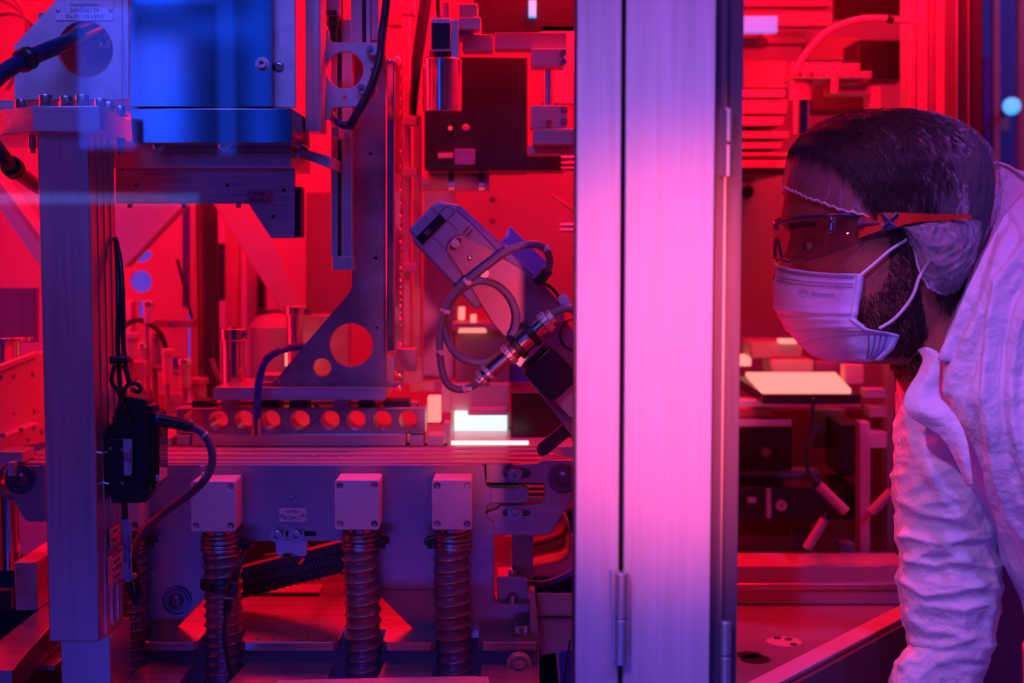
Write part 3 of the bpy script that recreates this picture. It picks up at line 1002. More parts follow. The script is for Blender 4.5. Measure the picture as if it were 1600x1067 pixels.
for yy, Y_ in ((901, 1.63), (943, 1.609)):
    pass
e = thing('stop_block', 'small dark violet block with two upright screws beside the conveyor foot', 'block')
MB().plate([(777, 901), (818, 901), (824, 906), (825, 941), (777, 941)], 1.612, 1.66).build('block_body', PLATE, e, 0.0008)
MB().vcyl(801, 889, 902, 7.5, 1.625).build('screw', SCREWM, e, 0.0005)
MB().vcyl(801, 930, 943, 8, 1.608).build('screw', SCREWM, e, 0.0005)
MB().box(826, 930, 832, 942, 1.612, 1.62).build('side_bolt', SCREWM, e)

e = thing('adjusting_roller', 'round adjusting roller with a bright centre screw below the base table edge', 'roller')
YQ = 1.535
o_ = P(811, 1037, YQ + 0.015)
rk = S(20.5, YQ)
MB().lathe(o_, (0, -1, 0), [(0, rk), (0.012, rk), (0.0135, rk * 0.95), (0.0135, rk * 0.70), (0.012, rk * 0.66), (0.0135, rk * 0.62), (0.018, rk * 0.4), (0.018, 0.0001)], 40).build('roller_body', ALUD, e, 0.0004)
screw(e, 811, 1037, YQ - 0.003, 7, 'cap', CHROME)
MB().box(802, 1056, 823, 1120, YQ + 0.002, YQ + 0.012).build('roller_stem', ALUD, e, 0.0008)

# left side table, block and rod
e = thing('side_table', 'low side table slab with a bright front edge at the bottom left corner', 'table')
zs = P(10, 1047, 1.40).z
A = [Vector((P(-60, 1047, 1.40).x, 1.40, zs)), Vector((P(19, 1047, 1.40).x, 1.40, zs)), Vector((P(64, 1000, 1.53).x, 1.56, zs)), Vector((P(64, 1000, 1.53).x, 1.9, zs)), Vector((P(-60, 1047, 1.40).x, 1.9, zs))]
MB().prism(A, [], Vector((0, 0, -0.03))).build('table_top', TABLEM, e, 0.0008)
MB().wbox((P(-60, 1047, 1.4).x, 1.45, 0), (P(0, 1047, 1.4).x, 1.85, zs - 0.03)).build('pedestal', DARKP, e)
e = thing('rod_block', 'upright aluminium block carrying a dark chrome rod at the lower left', 'block')
q0, q1 = P(8, 888, 1.60), P(45, 946, 1.60)
MB().wbox((q0.x, 1.63, zs), (q1.x, 1.74, q0.z)).build('block_body', ALUD, e, 0.001)
MB().vcyl(16, 760, 888, 16, 1.68).build('chrome_rod', CHROME, e)
e = thing('black_stop', 'small black rubber stop at the far lower left edge', 'stop')
MB().box(-20, 922, 17, 955, 1.585, 1.597).build('stop_body', RUBBER, e, 0.002)

# energy chain and black cable in the arch
e = thing('energy_chain', 'ribbed dark energy chain climbing rightward under the conveyor arch', 'chain')
A, B = P(368, 912, 1.70), P(560, 862, 1.70)
ax = (B - A).normalized()
up = Vector((0, 1, 0)).cross(ax) * -1
if up.z < 0:
    up = -up
nl = 34
CHM = mat('chain_link_plastic', (0.12, 0.09, 0.16), 0.0, 0.35, None, 0.2, 60)
LEN = (B - A).length
for row, (off, hh, mt_) in enumerate(((0.0, 0.0055, CHM), (0.0125, 0.0055, CHM), (0.025, 0.005, CHM))):
    mb = MB()
    for i in range(nl):
        c = A + ax * (LEN * (i + 0.5) / nl) + up * (off - 0.012)
        mb.obox(c, ax * LEN / nl * 0.40, Vector((0, 0.012 - row * 0.001, 0)), up * hh * (0.9 if i % 2 else 1.06))
    mb.build('link_row', mt_, e, 0.0003)
MB().obox((A + B) / 2 + up * 0.0005, ax * LEN / 2, Vector((0, 0.009, 0)), up * 0.018).build('inner_band', BLACK, e)
cable('crossing_hose', 'thin blue hose passing behind the energy chain', [(480, 840, 1.76), (505, 875, 1.78), (540, 895, 1.8), (585, 920, 1.8)], 5, BLUEH, (), 1.78, cat='hose')
cable('bracket_cable', 'thin black cable drooping below the small sensor bracket', [(415, 868, 1.66), (435, 866, 1.63), (452, 871, 1.614), (466, 882, 1.614), (474, 874, 1.64)], 2.6, BLACK, (), 1.62)

e = thing('strapped_cable', 'thin black cable with a plug, strapped to the ribbed hose', 'cable')
MB().tube(PP([(395, 850, 1.60), (384, 862, 1.57), (372, 890, 1.553), (365, 905, 1.549)], 1.6), S(4, 1.55), 12, 8).build('upper_lead', BLACK, e)
MB().tube(PP([(362, 945, 1.545), (353, 965, 1.543), (350, 990, 1.541), (354, 1020, 1.539), (360, 1050, 1.537), (366, 1085, 1.535)], 1.6), S(3.4, 1.54), 12, 8).build('lower_lead', mat('matt_black_cable', (0.03, 0.02, 0.04), 0, 0.5), e)
a_, b_2 = P(370, 893, 1.552), P(363, 915, 1.549)
MB().cyl(a_, b_2, S(7, 1.55)).build('plug_half', BLACK, e, 0.0006)
MB().cyl(P(366, 908, 1.545), P(360, 930, 1.545), S(11, 1.55)).build('socket', BLACK, e, 0.001)
MB().cyl(P(358, 931, 1.545), P(358, 934, 1.545), S(8, 1.55)).build('white_ring', WHITEP, e)
MB().cyl(P(358, 934, 1.545), P(353, 962, 1.544), S(7.2, 1.55), S(5.5, 1.55)).build('plug_half', BLACK, e, 0.0006)
o_ = P(346, 912, 1.578)
r_ = S(32.5, 1.578)
MB().lathe(o_ - Vector((0, 0, S(6, 1.57))), (0.03, 0, 1), [(0, r_ * .98), (0, r_ * 1.02), (S(12, 1.57), r_ * 1.02), (S(12, 1.57), r_ * .98)], 40).build('strap', BLACK, e)

# red lit things seen through the arch and right of it
e = thing('reflector_plate', 'bright red-lit flat plate lying under the energy chain', 'plate')
q0, q1 = P(391, 937, 1.80), P(505, 937, 1.80)
MB().wbox((q0.x, 1.76, ZT + 0.001), (q1.x, 1.80, ZT + 0.004)).build('plate_body', WALLP, e, 0.0004)
MB().box(396, 924, 502, 937, 1.802, 1.81).build('upright_face', WALLP, e)
e = thing('arch_backing', 'black backing panel deep inside the conveyor arch', 'panel')
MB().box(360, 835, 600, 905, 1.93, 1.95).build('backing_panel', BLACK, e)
e = thing('conveyor_skirt', 'dark red skirt panel deep behind the conveyor feet', 'panel')
MB().wbox((P(-60, 800, 2.0).x, 1.99, ZT), (P(833, 800, 2.0).x, 2.01, ZD - 0.03)).build('skirt_panel', MIDP, e)

# right of the conveyor feet: pink-red sheets, dark belts, blue hose, dark corner
e = thing('lower_sheet', 'large red-lit sheet metal panel right of the conveyor foot', 'panel')
MB().plate([(838, 927), (960, 927), (960, 1140), (880, 1140), (868, 1020), (846, 1024), (842, 1003)], 1.60, 1.603).build('sheet_panel', WALLP, e, 0.0006)
MB().plate([(828, 922), (836, 925), (843, 1003), (843, 1120), (832, 1120), (828, 1000)], 1.575, 1.60).build('sheet_edge', WALLP, e, 0.0006)
MB().box(838, 963, 960, 966, 1.597, 1.60).build('sheet_fold', DARKP, e)
e = thing('corner_guard', 'dark blue guard plate beside the wide post at the bottom', 'guard')
MB().plate([(873, 1022), (878, 1016), (930, 1012), (930, 1140), (880, 1140)], 1.50, 1.505).build('guard_plate', BLUEP, e, 0.0006)
MB().tube(PP([(891, 1000, 1.49), (886, 1030, 1.49), (880, 1085, 1.49)], 1.49), 0.0009, 8, 6).build('thin_wire', BLACK, e)
cable('blue_hose', 'blue hose curving right from the small stop block', [(826, 912, 1.66), (850, 912, 1.65), (875, 904, 1.63), (905, 888, 1.60), (940, 870, 1.58)], 5.5, mat('violet_blue_hose', (0.12, 0.14, 0.6), 0, 0.3), (), 1.6, cat='hose')
e = thing('drive_belt', 'wide dark drive belt curving behind the right conveyor end', 'belt')
def arcband(xs, Yd, w, m, nm):
    pts = PP(xs, Yd)
    pts = smooth_path(pts, 10)
    vs, fs = [], []
    for q in pts:
        vs += [q, q + Vector((0, w, 0))]
    for i in range(len(pts) - 1):
        fs.append((2 * i, 2 * i + 1, 2 * i + 3, 2 * i + 2))
    o = MB().add(vs, fs).build(nm, m, e)
    s = o.modifiers.new('s', 'SOLIDIFY')
    s.thickness = 0.003
arcband([(800, 895), (850, 885), (885, 875), (893, 850), (890, 825), (878, 800)], 1.74, 0.12, BELT, 'belt_band')
arcband([(800, 860), (845, 852), (880, 838), (888, 815), (880, 790)], 1.80, 0.08, DARKP, 'inner_band')
MB().box(790, 838, 905, 900, 1.93, 1.95).build('belt_housing', MIDP, e)

e = thing('paper_sheet', 'pink-lit sheet of paper at the bottom edge before the hoses', 'paper')
q = [P(436, 1064, 1.47), P(476, 1058, 1.47), P(478, 1060, 1.47), P(745, 1057, 1.47), P(748, 1110, 1.42), P(420, 1110, 1.42)]
zz = P(600, 1058, 1.50).z
A = [Vector((P(436, 1063, 1.50).x, 1.49, zz)), Vector((P(745, 1057, 1.50).x, 1.505, zz)), Vector((P(760, 1057, 1.4).x, 1.36, zz)), Vector((P(436, 1057, 1.4).x, 1.36, zz))]
MB().prism(A, [], Vector((0, 0, -0.0006))).build('sheet', WHITEP, e)
MB().prism([v_ + Vector((0.012, -0.006, 0.0012)) for v_ in A], [], Vector((0, 0, -0.0005))).build('top_sheet', WHITEP, e)

# ------------------------------------------------------------------ black scanner on the post
s_ = thing('code_scanner', 'black box scanner mounted on the right side of the left post', 'scanner')
YX = 1.45
MB().plate([(180, 640), (184, 626), (196, 619), (228, 624), (234, 640), (236, 770), (228, 786), (174, 786), (172, 775), (162, 772), (160, 690), (168, 668), (176, 660)], YX, YX + 0.03).build('scanner_body', BLACK, s_, 0.003, seg=3)
MB().plate([(226, 632), (238, 634), (240, 644), (240, 748), (236, 762), (228, 776)], YX - 0.006, YX + 0.02).build('front_frame', mat('gloss_black', (0.01, 0.01, 0.02), 0, 0.08, spec=1), s_, 0.0015)
w_ = MB().plate([(236, 640), (246, 648), (249, 662), (249, 742), (241, 766), (237, 768)], YX - 0.002, YX + 0.035).build('window_panel', mat('gloss_window', (0.03, 0.0, 0.01), 0, 0.05, spec=1), s_, 0.001)
MB().box(243, 742, 249, 752, YX - 0.003, YX + 0.03).build('white_label', LABELM, w_, 0.0003)
MB().box(160, 686, 196, 758, YX - 0.007, YX - 0.0005).build('rear_cover', BLACK, s_, 0.001)
sl = MB().plate([(192, 686), (206, 686), (206, 739), (203, 743), (194, 743)], YX - 0.0085, YX - 0.007).build('serial_label', LABELM, s_)
rt = Matrix.Rotation(PI / 2, 4, 'X') @ Matrix.Rotation(-PI / 2, 4, 'Z')
lettering(['+M01-BG64', '10-30V', 'RS232'], 199, 714, YX - 0.0087, 3.4, sl, rot=rt, gap=0.95)
for x, y in ((190, 703), (191, 755), (173, 701)):
    screw(s_, x, y, YX - 0.007, 2.8, 'button')
MB().tube(PP([(169, 706), (156, 708), (156, 752), (170, 756)], YX - 0.008), S(1.6, YX), 8, 1).build('wire_clip', CHROME, s_)
MB().box(184, 632, 196, 650, YX - 0.008, YX + 0.01).build('cable_gland', RUBBER, s_, 0.002)
MB().box(175, 650, 205, 668, YX - 0.006, YX + 0.01).build('cable_gland', BLACK, s_, 0.002)
MB().cyl(P(244, 655, YX - 0.004), P(250, 656, YX - 0.004), S(9, YX)).build('socket_ring', BLUEH, s_)

c_ = thing('scanner_cable', 'grey cable leaving the scanner and sweeping down past the suction boxes', 'cable')
Yc = 1.445
MB().cyl(P(249, 656, Yc), P(290, 664, Yc), S(10.5, Yc), S(9, Yc)).cyl(P(288, 664, Yc), P(303, 668, Yc), S(9.5, Yc), S(7, Yc)).build('boot', RUBBER, c_, 0.0012)
MB().tube(PP([(298, 666, Yc), (314, 674, Yc), (326, 690, Yc), (332, 712, Yc), (329, 732, Yc), (318, 752, Yc), (294, 774, 1.47), (262, 797, 1.49), (234, 820, 1.51), (216, 845, 1.53), (208, 875, 1.54)], Yc), S(6.4, Yc), 14, 10).build('sheath', GREYP, c_)
for x, y, ax in ((318, 679, (0.8, 0, -0.75)), (322, 741, (-0.5, 0, -0.9))):
    o_ = P(x, y, Yc)
    MB().lathe(o_, ax, [(0, S(7, Yc)), (0, S(7.8, Yc)), (S(4, Yc), S(7.8, Yc)), (S(4, Yc), S(7, Yc))], 24).build('cable_tie', WHITEP, c_)
MB().box(312, 728, 318, 734, Yc - 0.004, Yc).build('tie_head', WHITEP, c_, 0.0005)

c_ = thing('hanging_cable', 'pair of black cables tied together, dropping along the post to the scanner', 'cable')
MB().tube(PP([(182, 378, 1.49), (184, 420, 1.48), (185, 480, 1.46), (184, 540, 1.45), (187, 590, 1.445), (190, 640, 1.445)], 1.45), S(4, 1.45), 12, 8).build('sheath', BLACK, c_)
MB().tube(PP([(180, 372, 1.495), (188, 410, 1.48), (192, 470, 1.46), (193, 540, 1.45), (200, 590, 1.44), (206, 600, 1.44)], 1.45), S(4, 1.45), 12, 8).build('sheath', BLACK, c_)
MB().obox(P(187, 562, 1.442), (S(15, 1.44), 0, 0), (0, 0.006, 0), (0, 0, S(6, 1.44))).build('tie_block', BLACK, c_, 0.002)
MB().tube(PP([(180, 570), (174, 590), (176, 600), (186, 614), (190, 630)], 1.44), S(3.4, 1.44), 10, 8).build('loop', BLACK, c_)
MB().tube(PP([(190, 622), (196, 606), (206, 599), (217, 602), (220, 609), (214, 612), (206, 607)], 1.438), S(3.6, 1.44), 10, 8).build('loop', BLACK, c_)
MB().tube(PP([(192, 570), (198, 584), (204, 598)], 1.44), S(3.4, 1.44), 10, 8).build('loop', BLACK, c_)

c_ = thing('tagged_cable', 'black cable below the scanner with a long white marker, ending in a loop', 'cable')
MB().tube(PP([(194, 784, 1.45), (195, 800, 1.448), (197, 850, 1.452), (201, 905, 1.455), (207, 932, 1.455), (214, 940, 1.455), (217, 925, 1.455), (213, 895, 1.458), (207, 870, 1.46)], 1.45), S(5, 1.45), 12, 8).build('sheath', BLACK, c_)
mk = MB().plate([(191, 815), (194, 812), (201, 812), (204, 815), (206, 905), (202, 909.5), (196, 909.5), (192, 905)], 1.443, 1.445).build('marker', mat('marker_plastic', (0.62, 0.55, 0.85), 0, 0.35), c_, 0.0004)
lettering(['-WG+M01-XG64/', '+M01-TF64'], 198.5, 862, 1.4428, 5.2, mk, rot=rt, gap=0.9)
MB().box(205, 897, 212, 905, 1.440, 1.446).build('tie_head', mat('red_tie', (0.9, 0.25, 0.25), 0, 0.4), c_, 0.0006)

# ------------------------------------------------------------------ tilted sensor head with its bracket and plugs
s_ = thing('vision_sensor', 'tilted grey vision sensor with a dark display strip, left of the wide post', 'sensor')
YE = 1.45
MB().plate([(639, 357), (673, 323), (685, 314.5), (713, 319), (818, 424), (744, 486), (658, 392), (645, 378)], YE, YE + 0.05).build('sensor_housing', SENSG, s_, 0.003, seg=3)
MB().plate([(714, 321), (719, 320), (836, 430), (818, 436), (735, 350), (712, 330)], YE - 0.0008, YE + 0.045).build('bevel_edge', mat('violet_edge', (0.16, 0.10, 0.34), 0, 0.4), s_, 0.002)
MB().plate([(650, 370.5), (687, 333.5), (697.5, 344.5), (660, 382.5)], YE - 0.0012, YE).build('display', mat('dark_display', (0.02, 0.005, 0.02), 0, 0.12), s_, 0.0003)
MB().plate([(661, 364), (669, 356), (675, 362), (667, 370)], YE - 0.0025, YE - 0.0012).build('display_button', mat('dark_button', (0.08, 0.03, 0.09), 0, 0.3), s_, 0.0005)
LINEM = mat('seam_shadow', (0.10, 0.05, 0.14), 0, 0.6)
def seam(pts, wpx=1.0):
    return MB().tube(PP(pts, YE - 0.0003), S(wpx / 2, YE), 6, 1).build('seam', LINEM, s_)
for pts in ([(673, 323), (684, 334)], [(639, 357), (650, 370)], [(676, 370), (712, 402)], [(699, 345), (716, 361)], [(645, 378), (714, 446)], [(661, 383), (664, 386)], [(703, 339), (712, 331)]):
    seam(pts)
MB().plate(rrect(-8, -10, 8, 10, 4), 1, 2) if False else None
seam([(685, 333), (697, 322), (701, 321), (709, 328), (709, 332), (698, 344)])
for k in (0, 5):
    MB().plate([(723 + k, 363 + k - 0.5), (732 + k, 353.5 + k), (734 + k, 355 + k), (725.5 + k, 365 + k)], YE - 0.0006, YE).build('vent_slot', BLACK, s_)

b_ = thing('sensor_mount', 'dull magenta bent sheet bracket holding the tilted vision sensor', 'bracket')
YB_ = YE - 0.004
BRK = mat('powder_coated_bracket', (0.28, 0.13, 0.26), 0.3, 0.38, None, 0.18, 300, bump=0.05)
MB().plate([(697, 391), (699, 382), (705, 373), (713, 367), (722, 366), (776, 398), (815, 420), (852, 447), (880, 480), (883, 500), (850, 512), (790, 528), (770, 505), (752, 476), (735, 447)], YB_, YB_ + 0.003, [rrect(702, 374, 722, 386, 5, 3)] if False else []).build('bracket_sheet', BRK, b_, 0.0006)
MB().tube(PP([(697, 391), (699, 382), (705, 373), (713, 367), (722, 366), (776, 398)], YB_), S(0.7, YE), 6, 1).build('bright_edge', CHROME, b_)
MB().plate([(702, 389), (704, 381), (716, 371), (721, 373), (720, 380), (710, 391)], YB_ - 0.0006, YB_).build('slot', BLACK, b_)
screw(b_, 711.5, 380.5, YB_ - 0.0008, 6.5, 'washer', ALUD)
screw(b_, 734, 403, YB_, 4, 'button')
screw(b_, 757, 427, YB_, 7, 'washer')
MB().plate([(790, 527), (850, 510), (884, 500), (897, 520), (900, 690), (862, 640), (819, 584), (815, 560)], YB_ + 0.006, YB_ + 0.009).build('lower_sheet', BRK, b_, 0.0006)
MB().tube(PP([(752, 476), (770, 505), (790, 527), (814, 562), (819, 584), (858, 630), (897, 664)], YB_), S(0.9, YE), 6, 1).build('lit_edge', BRASS, b_)
pts = [(860, 541), (904, 584), (866, 625), (861, 626), (819, 586), (818, 580)]
MB().plate(pts, YB_ - 0.018, YB_ + 0.004).build('black_module', mat('module_black', (0.02, 0.008, 0.025), 0, 0.3), b_, 0.003, seg=3)
MB().plate([(866, 626), (906, 588), (906, 655), (890, 652)], YB_ - 0.004, YB_ + 0.004).build('module_foot', ALUD, b_, 0.0008)
MB().plate([(815, 560), (845, 530), (852, 536), (822, 566)], YB_ - 0.012, YB_ + 0.004).build('holder_arm', ALUD, b_, 0.001)
MB().plate([(800, 575 - 12), (842, 524), (849, 530), (812, 574)], YB_ - 0.016, YB_ - 0.012).build('holder_arm', ALU, b_, 0.0006)

MB().wbox((P(890, 600, YB_).x, YB_ + 0.009, P(890, 640, YB_).z), (0.156, YB_ + 0.02, P(890, 600, YB_).z)).build('mounting_arm', ALUD, b_, 0.001)
e = thing('lower_guard_bar', 'dark round-ended bar slanting down to the conveyor belts', 'bar')
ax_a, ax_b = P(849, 702, 1.50), P(1020, 559, 1.50)
d_ = (ax_b - ax_a).normalized()
nrm_ = Vector((0, 1, 0)).cross(d_)
loop = []
rw = S(10.5, 1.5)
for i in range(13):
    a = PI / 2 + PI * i / 12
    loop.append(ax_a + d_ * math.cos(a) * rw + nrm_ * math.sin(a) * rw)
loop += [ax_b - nrm_ * rw, ax_b + nrm_ * rw]
MB().prism(loop, [], Vector((0, 0.008, 0))).build('bar_body', mat('smoked_bar', (0.05, 0.02, 0.06), 0.3, 0.25), e, 0.0008)
MB().tube([p_ for p_ in loop] , S(0.7, 1.5), 6, 1).build('bar_edge', BRASS, e)

# plug pair
e = thing('cable_plug_pair', 'chrome round plug pair held by two black clamps beside the vision sensor', 'plug')
A, B = P(746, 598, 1.425), P(864, 493, 1.425)
ax = (B - A).normalized()
k = S(1, 1.425)
LK = (B - A).length / k
def seg_(h0, h1, r, m, nm, n=32, knurl=0):
    mb = MB()
    if knurl:
        vs, fs = [], []
        u = Vector((0, -1, 0))
        v2 = ax.cross(u).normalized()
        for hh in (h0, h1):
            for i in range(n):
                a = 2 * PI * i / n
                q = r * (1 + (knurl if i % 2 else 0))
                vs.append(A + ax * hh * k + (u * math.cos(a) + v2 * math.sin(a)) * q * k)
        for i in range(n):
            j = (i + 1) % n
            fs.append((i, j, n + j, n + i))
        fs += [tuple(range(n)), tuple(range(n, 2 * n))]
        mb.add(vs, fs)
    else:
        mb.lathe(A + ax * h0 * k, ax, [(0, r * k), ((h1 - h0) * k, r * k)], n)
    return mb.build(nm, m, e, 0.0005)
seg_(0, 7, 10, ALU, 'end_nut', 8)
seg_(7, 14, 15, ALU, 'knurled_ring', 40, 0.04)
seg_(14, 20, 12, CHROME, 'plug_neck')
seg_(20, 27, 16, ALU, 'knurled_ring', 40, 0.04)
seg_(27, 62, 13, CHROME, 'plug_barrel')
seg_(62, 72, 17, ALU, 'knurled_ring', 40, 0.05)
seg_(72, 80, 15, BRASS, 'thread')
seg_(80, 90, 21, RUBBER, 'black_clamp')
seg_(90, 110, 18, CHROME, 'socket_barrel')
seg_(110, 120, 21, RUBBER, 'black_clamp')
seg_(120, 138, 14, CHROME, 'plug_neck')
seg_(138, 150, 17, ALU, 'knurled_ring', 40, 0.05)
seg_(150, 159, 12, ALU, 'end_nut', 8)

def loopc(name, label, pts, r, m=GREYP, ties=()):
    e_ = thing(name, label, 'cable')
    q = PP(pts, 1.425)
    MB().tube(q, S(r, 1.425), 14, 10).build('sheath', m, e_)
    sp = smooth_path(q, 10)
    for t_ in ties:
        j = min(len(sp) - 2, int(t_ * (len(sp) - 1)))
        a_ = (sp[j + 1] - sp[j]).normalized()
        MB().lathe(sp[j], a_, [(0, S(r, 1.42)), (0, S(r + 1, 1.42)), (S(5, 1.42), S(r + 1, 1.42)), (S(5, 1.42), S(r, 1.42))], 20).obox(sp[j] + Vector((S(5, 1.4), -0.003, 0)), (0.003, 0, 0), (0, 0.003, 0), (0, 0, 0.002)).build('cable_tie', mat('pale_tie', (0.8, 0.5, 0.6), 0, 0.4) if 'pale_tie' not in MATS else MATS['pale_tie'], e_, 0.0003)
    return e_
loopc('sensor_cable', 'grey sensor cable running from the lower plug around into a wide arc above the bracket',
      [(748, 597, 1.425), (732, 606, 1.43), (714, 608, 1.43), (698, 598, 1.43), (690, 575, 1.43), (687, 545, 1.43), (688, 510, 1.43), (698, 478, 1.428), (718, 450, 1.426), (742, 430, 1.424), (768, 410, 1.424), (790, 394, 1.424), (815, 384, 1.424), (838, 382, 1.424), (854, 392, 1.426), (859, 410, 1.43), (853, 427, 1.435)], 6, GREYP, (0.08, 0.3, 0.42, 0.53, 0.86))
loopc('sensor_cable_loop', 'grey cable forming a nearly closed round loop below the vision sensor',
      [(790, 545, 1.435), (775, 560, 1.43), (750, 567, 1.43), (722, 560, 1.43), (703, 540, 1.432), (694, 510, 1.434), (697, 482, 1.434), (715, 458, 1.436), (745, 440, 1.438), (775, 445, 1.438), (797, 465, 1.438), (807, 490, 1.436), (806, 512, 1.432), (800, 525, 1.43)], 6, GREYP, ())
e = thing('black_plug', 'short black plug where the grey cable arc ends on the bracket edge', 'plug')
MB().cyl(P(857, 420, 1.435), P(841, 442, 1.44), S(9.5, 1.43), n=6).cyl(P(841, 442, 1.44), P(836, 436, 1.44), S(5, 1.43)).build('plug_body', RUBBER, e, 0.0008)
MB().tube(PP([(846, 441, 1.44), (858, 447, 1.44), (868, 456, 1.44), (876, 468, 1.44)], 1.44), S(2.6, 1.43), 8, 8).build('thin_lead', BLACK, e)
e = thing('cable_marker', 'pale violet cable marker tag beside the wide post', 'marker')
MB().plate([(872, 464), (880, 459), (887, 463), (903, 495), (903, 505), (884, 478), (874, 474)], 1.43, 1.433).build('marker_body', MATS['marker_plastic'], e, 0.0006)
loopc('right_cable', 'grey cable leaving the upper plug towards the wide post', [(860, 495, 1.425), (872, 486, 1.425), (888, 482, 1.425), (910, 486, 1.425)], 6)
loopc('thin_black_coil', 'thin black cable coil half hidden behind the wide post', [(905, 498, 1.45), (886, 502, 1.45), (876, 518, 1.45), (878, 535, 1.45), (892, 546, 1.45), (910, 548, 1.45)], 1.6, BLACK)
loopc('thin_black_lead', 'thin black lead sloping down behind the black module', [(858, 510, 1.46), (868, 530, 1.46), (878, 555, 1.46), (893, 580, 1.46), (930, 600, 1.46), (1035, 600, 1.46)], 1.8, BLACK)
# ------------------------------------------------------------------ inside of the left cell
def simple(name, label, cat, parts, group=None):
    e = thing(name, label, cat, group)
    for (nm, mb, m, bv) in parts:
        mb.build(nm, m, e, bv)
    return e


DECKM = mat('red_lit_deck', (0.55, 0.5, 0.55), 0.35, 0.35, 'x', 0.15, 10)
simple('machine_deck', 'flat machine deck behind the drilled bar, carrying the rear equipment', 'deck',
       [('deck_plate', MB().wbox((P(-80, 700, 1.9).x, 1.795, ZD - 0.02), (P(700, 690, 1.8).x, 2.9, ZD)), DECKM, 0.0008)])
struct(MB().wbox((-1.5, 2.60, 1.0), (0.155, 2.63, 2.30)).build('wall_left_cell', WALLP))
struct(MB().wbox((0.155, 1.24, 0.0), (0.165, 3.0, 2.30)).build('wall_cell_divider', WALLP))

PINKP = mat('pale_sheet', (0.62, 0.42, 0.48), 0.1, 0.5, None, 0.05, 6)
simple('sloping_strut', 'broad red-lit strut sloping down right of the dark pipe', 'strut',
       [('strut_plate', MB().plate([(322, 300), (392, 300), (474, 480), (440, 487)], 2.08, 2.11), PINKP, 0.001),
        ('strut_edge', MB().plate([(322, 300), (328, 300), (443, 487), (440, 487)], 2.075, 2.08), WALLP, 0)])
simple('left_strut', 'red-lit strut sloping down at the far left edge behind the post', 'strut',
       [('strut_plate', MB().plate([(-40, 235), (0, 282), (64, 372), (64, 420), (0, 330), (-40, 290)], 1.9, 1.93), PINKP, 0.001),
        ('strut_edge', MB().plate([(-40, 232), (64, 368), (64, 374), (-40, 238)], 1.885, 1.93), WALLP, 0)])
simple('corner_gusset', 'pale triangular gusset with a lit sloping edge below the carriage bracket', 'gusset',
       [('mounting_rod', MB().cyl(P(220, 340, 1.965), P(220, 340, 2.6), 0.004), ALUD, 0), ('gusset_plate', MB().plate([(150, 280), (283, 280), (283, 322), (192, 415), (150, 440)], 1.95, 1.97), PINKP, 0.001),
        ('bevel_edge', MB().plate([(283, 318), (287, 322), (196, 418), (192, 414)], 1.94, 1.97), WALLP, 0.001)])
simple('blue_window_plate', 'red panel with two round windows showing blue, left background', 'panel',
       [('panel_sheet', MB().plate([(170, 300), (292, 300), (292, 660), (170, 660)], 2.30, 2.31, [(220, 440, 17), [(203, 398), (206, 393), (236, 393), (238, 398), (232, 405), (222, 410), (212, 408)], rrect(216, 470, 230, 495, 4, 3)]), WALLP, 0)])
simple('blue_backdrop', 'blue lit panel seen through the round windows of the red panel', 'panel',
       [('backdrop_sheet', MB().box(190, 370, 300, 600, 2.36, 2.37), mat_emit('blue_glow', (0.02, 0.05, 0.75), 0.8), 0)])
simple('blue_strip', 'narrow upright blue strip left of the dark pipe', 'strip',
       [('strip_body', MB().box(285, 320, 298, 480, 2.22, 2.23), BLUEP, 0)])
simple('dark_pipe', 'thick dark upright pipe in the left background', 'pipe',
       [('pipe_body', MB().vcyl(328, 300, 650, 17, 2.15), DARKP, 0), ('side_channel', MB().box(297, 300, 318, 640, 2.2, 2.24), WALLP, 0.001)])
simple('thin_black_rod', 'thin black rod leaning left of the dark pipe', 'rod',
       [('rod_body', MB().cyl(P(277, 405, 2.1), P(300, 498, 2.1), S(2.5, 2.1)), BLACK, 0)])
for i, (x0, x1, y0, y1, Y_, m_, lab) in enumerate((
        (352, 372, 320, 620, 2.35, WALLP, 'upright red profile just right of the dark pipe'),
        (385, 402, 330, 520, 2.4, WALLP, 'upright red profile half hidden by the sloping strut'),
        (403, 412, 420, 500, 2.38, BLACK, 'short black upright profile under the sloping strut'),
        (478, 545, 300, 492, 2.2, MIDP, 'dull red upright panel left of the linear guide'),
        (470, 545, 492, 600, 2.12, ALUD, 'violet-red panel behind the guide pillar'),
        (405, 450, 485, 545, 2.3, DARKP, 'dark box behind the right guide pillar'),
        (335, 350, 380, 470, 2.4, DARKP, 'dark narrow profile beside the thick dark pipe'))):
    e = simple('upright_profile', lab, 'panel', [('profile_body', MB().box(x0, y0, x1, y1, Y_, Y_ + 0.03), m_, 0.001)])
    if i in (5, 6):
        mount(e, (x0 + x1) / 2, (y0 + y1) / 2, Y_ + 0.02, 2.6)
simple('red_cylinder_tank', 'red-lit rounded tank behind the curved blue hose', 'tank',
       [('tank_body', MB().lathe(P(432, 530, 2.2), (0, 0, -1), [(-0.04, 0.01), (-0.035, 0.03), (-0.02, 0.042), (0.06, 0.042), (0.07, 0.03)]), WALLP, 0),
        ('tank_cap', MB().vcyl(428, 500, 512, 10, 2.2), BLACK, 0)])
simple('lit_block', 'glowing pale block behind the gantry foot', 'block',
       [('block_body', MB().box(445, 544, 477, 572, 2.05, 2.09), REDGLOW, 0.001)])
simple('rear_cube', 'blue-lit small cube on the left deck', 'block',
       [('cube_body', MB().box(196, 565, 228, 590, 2.0, 2.04), ALUD, 0.001)])
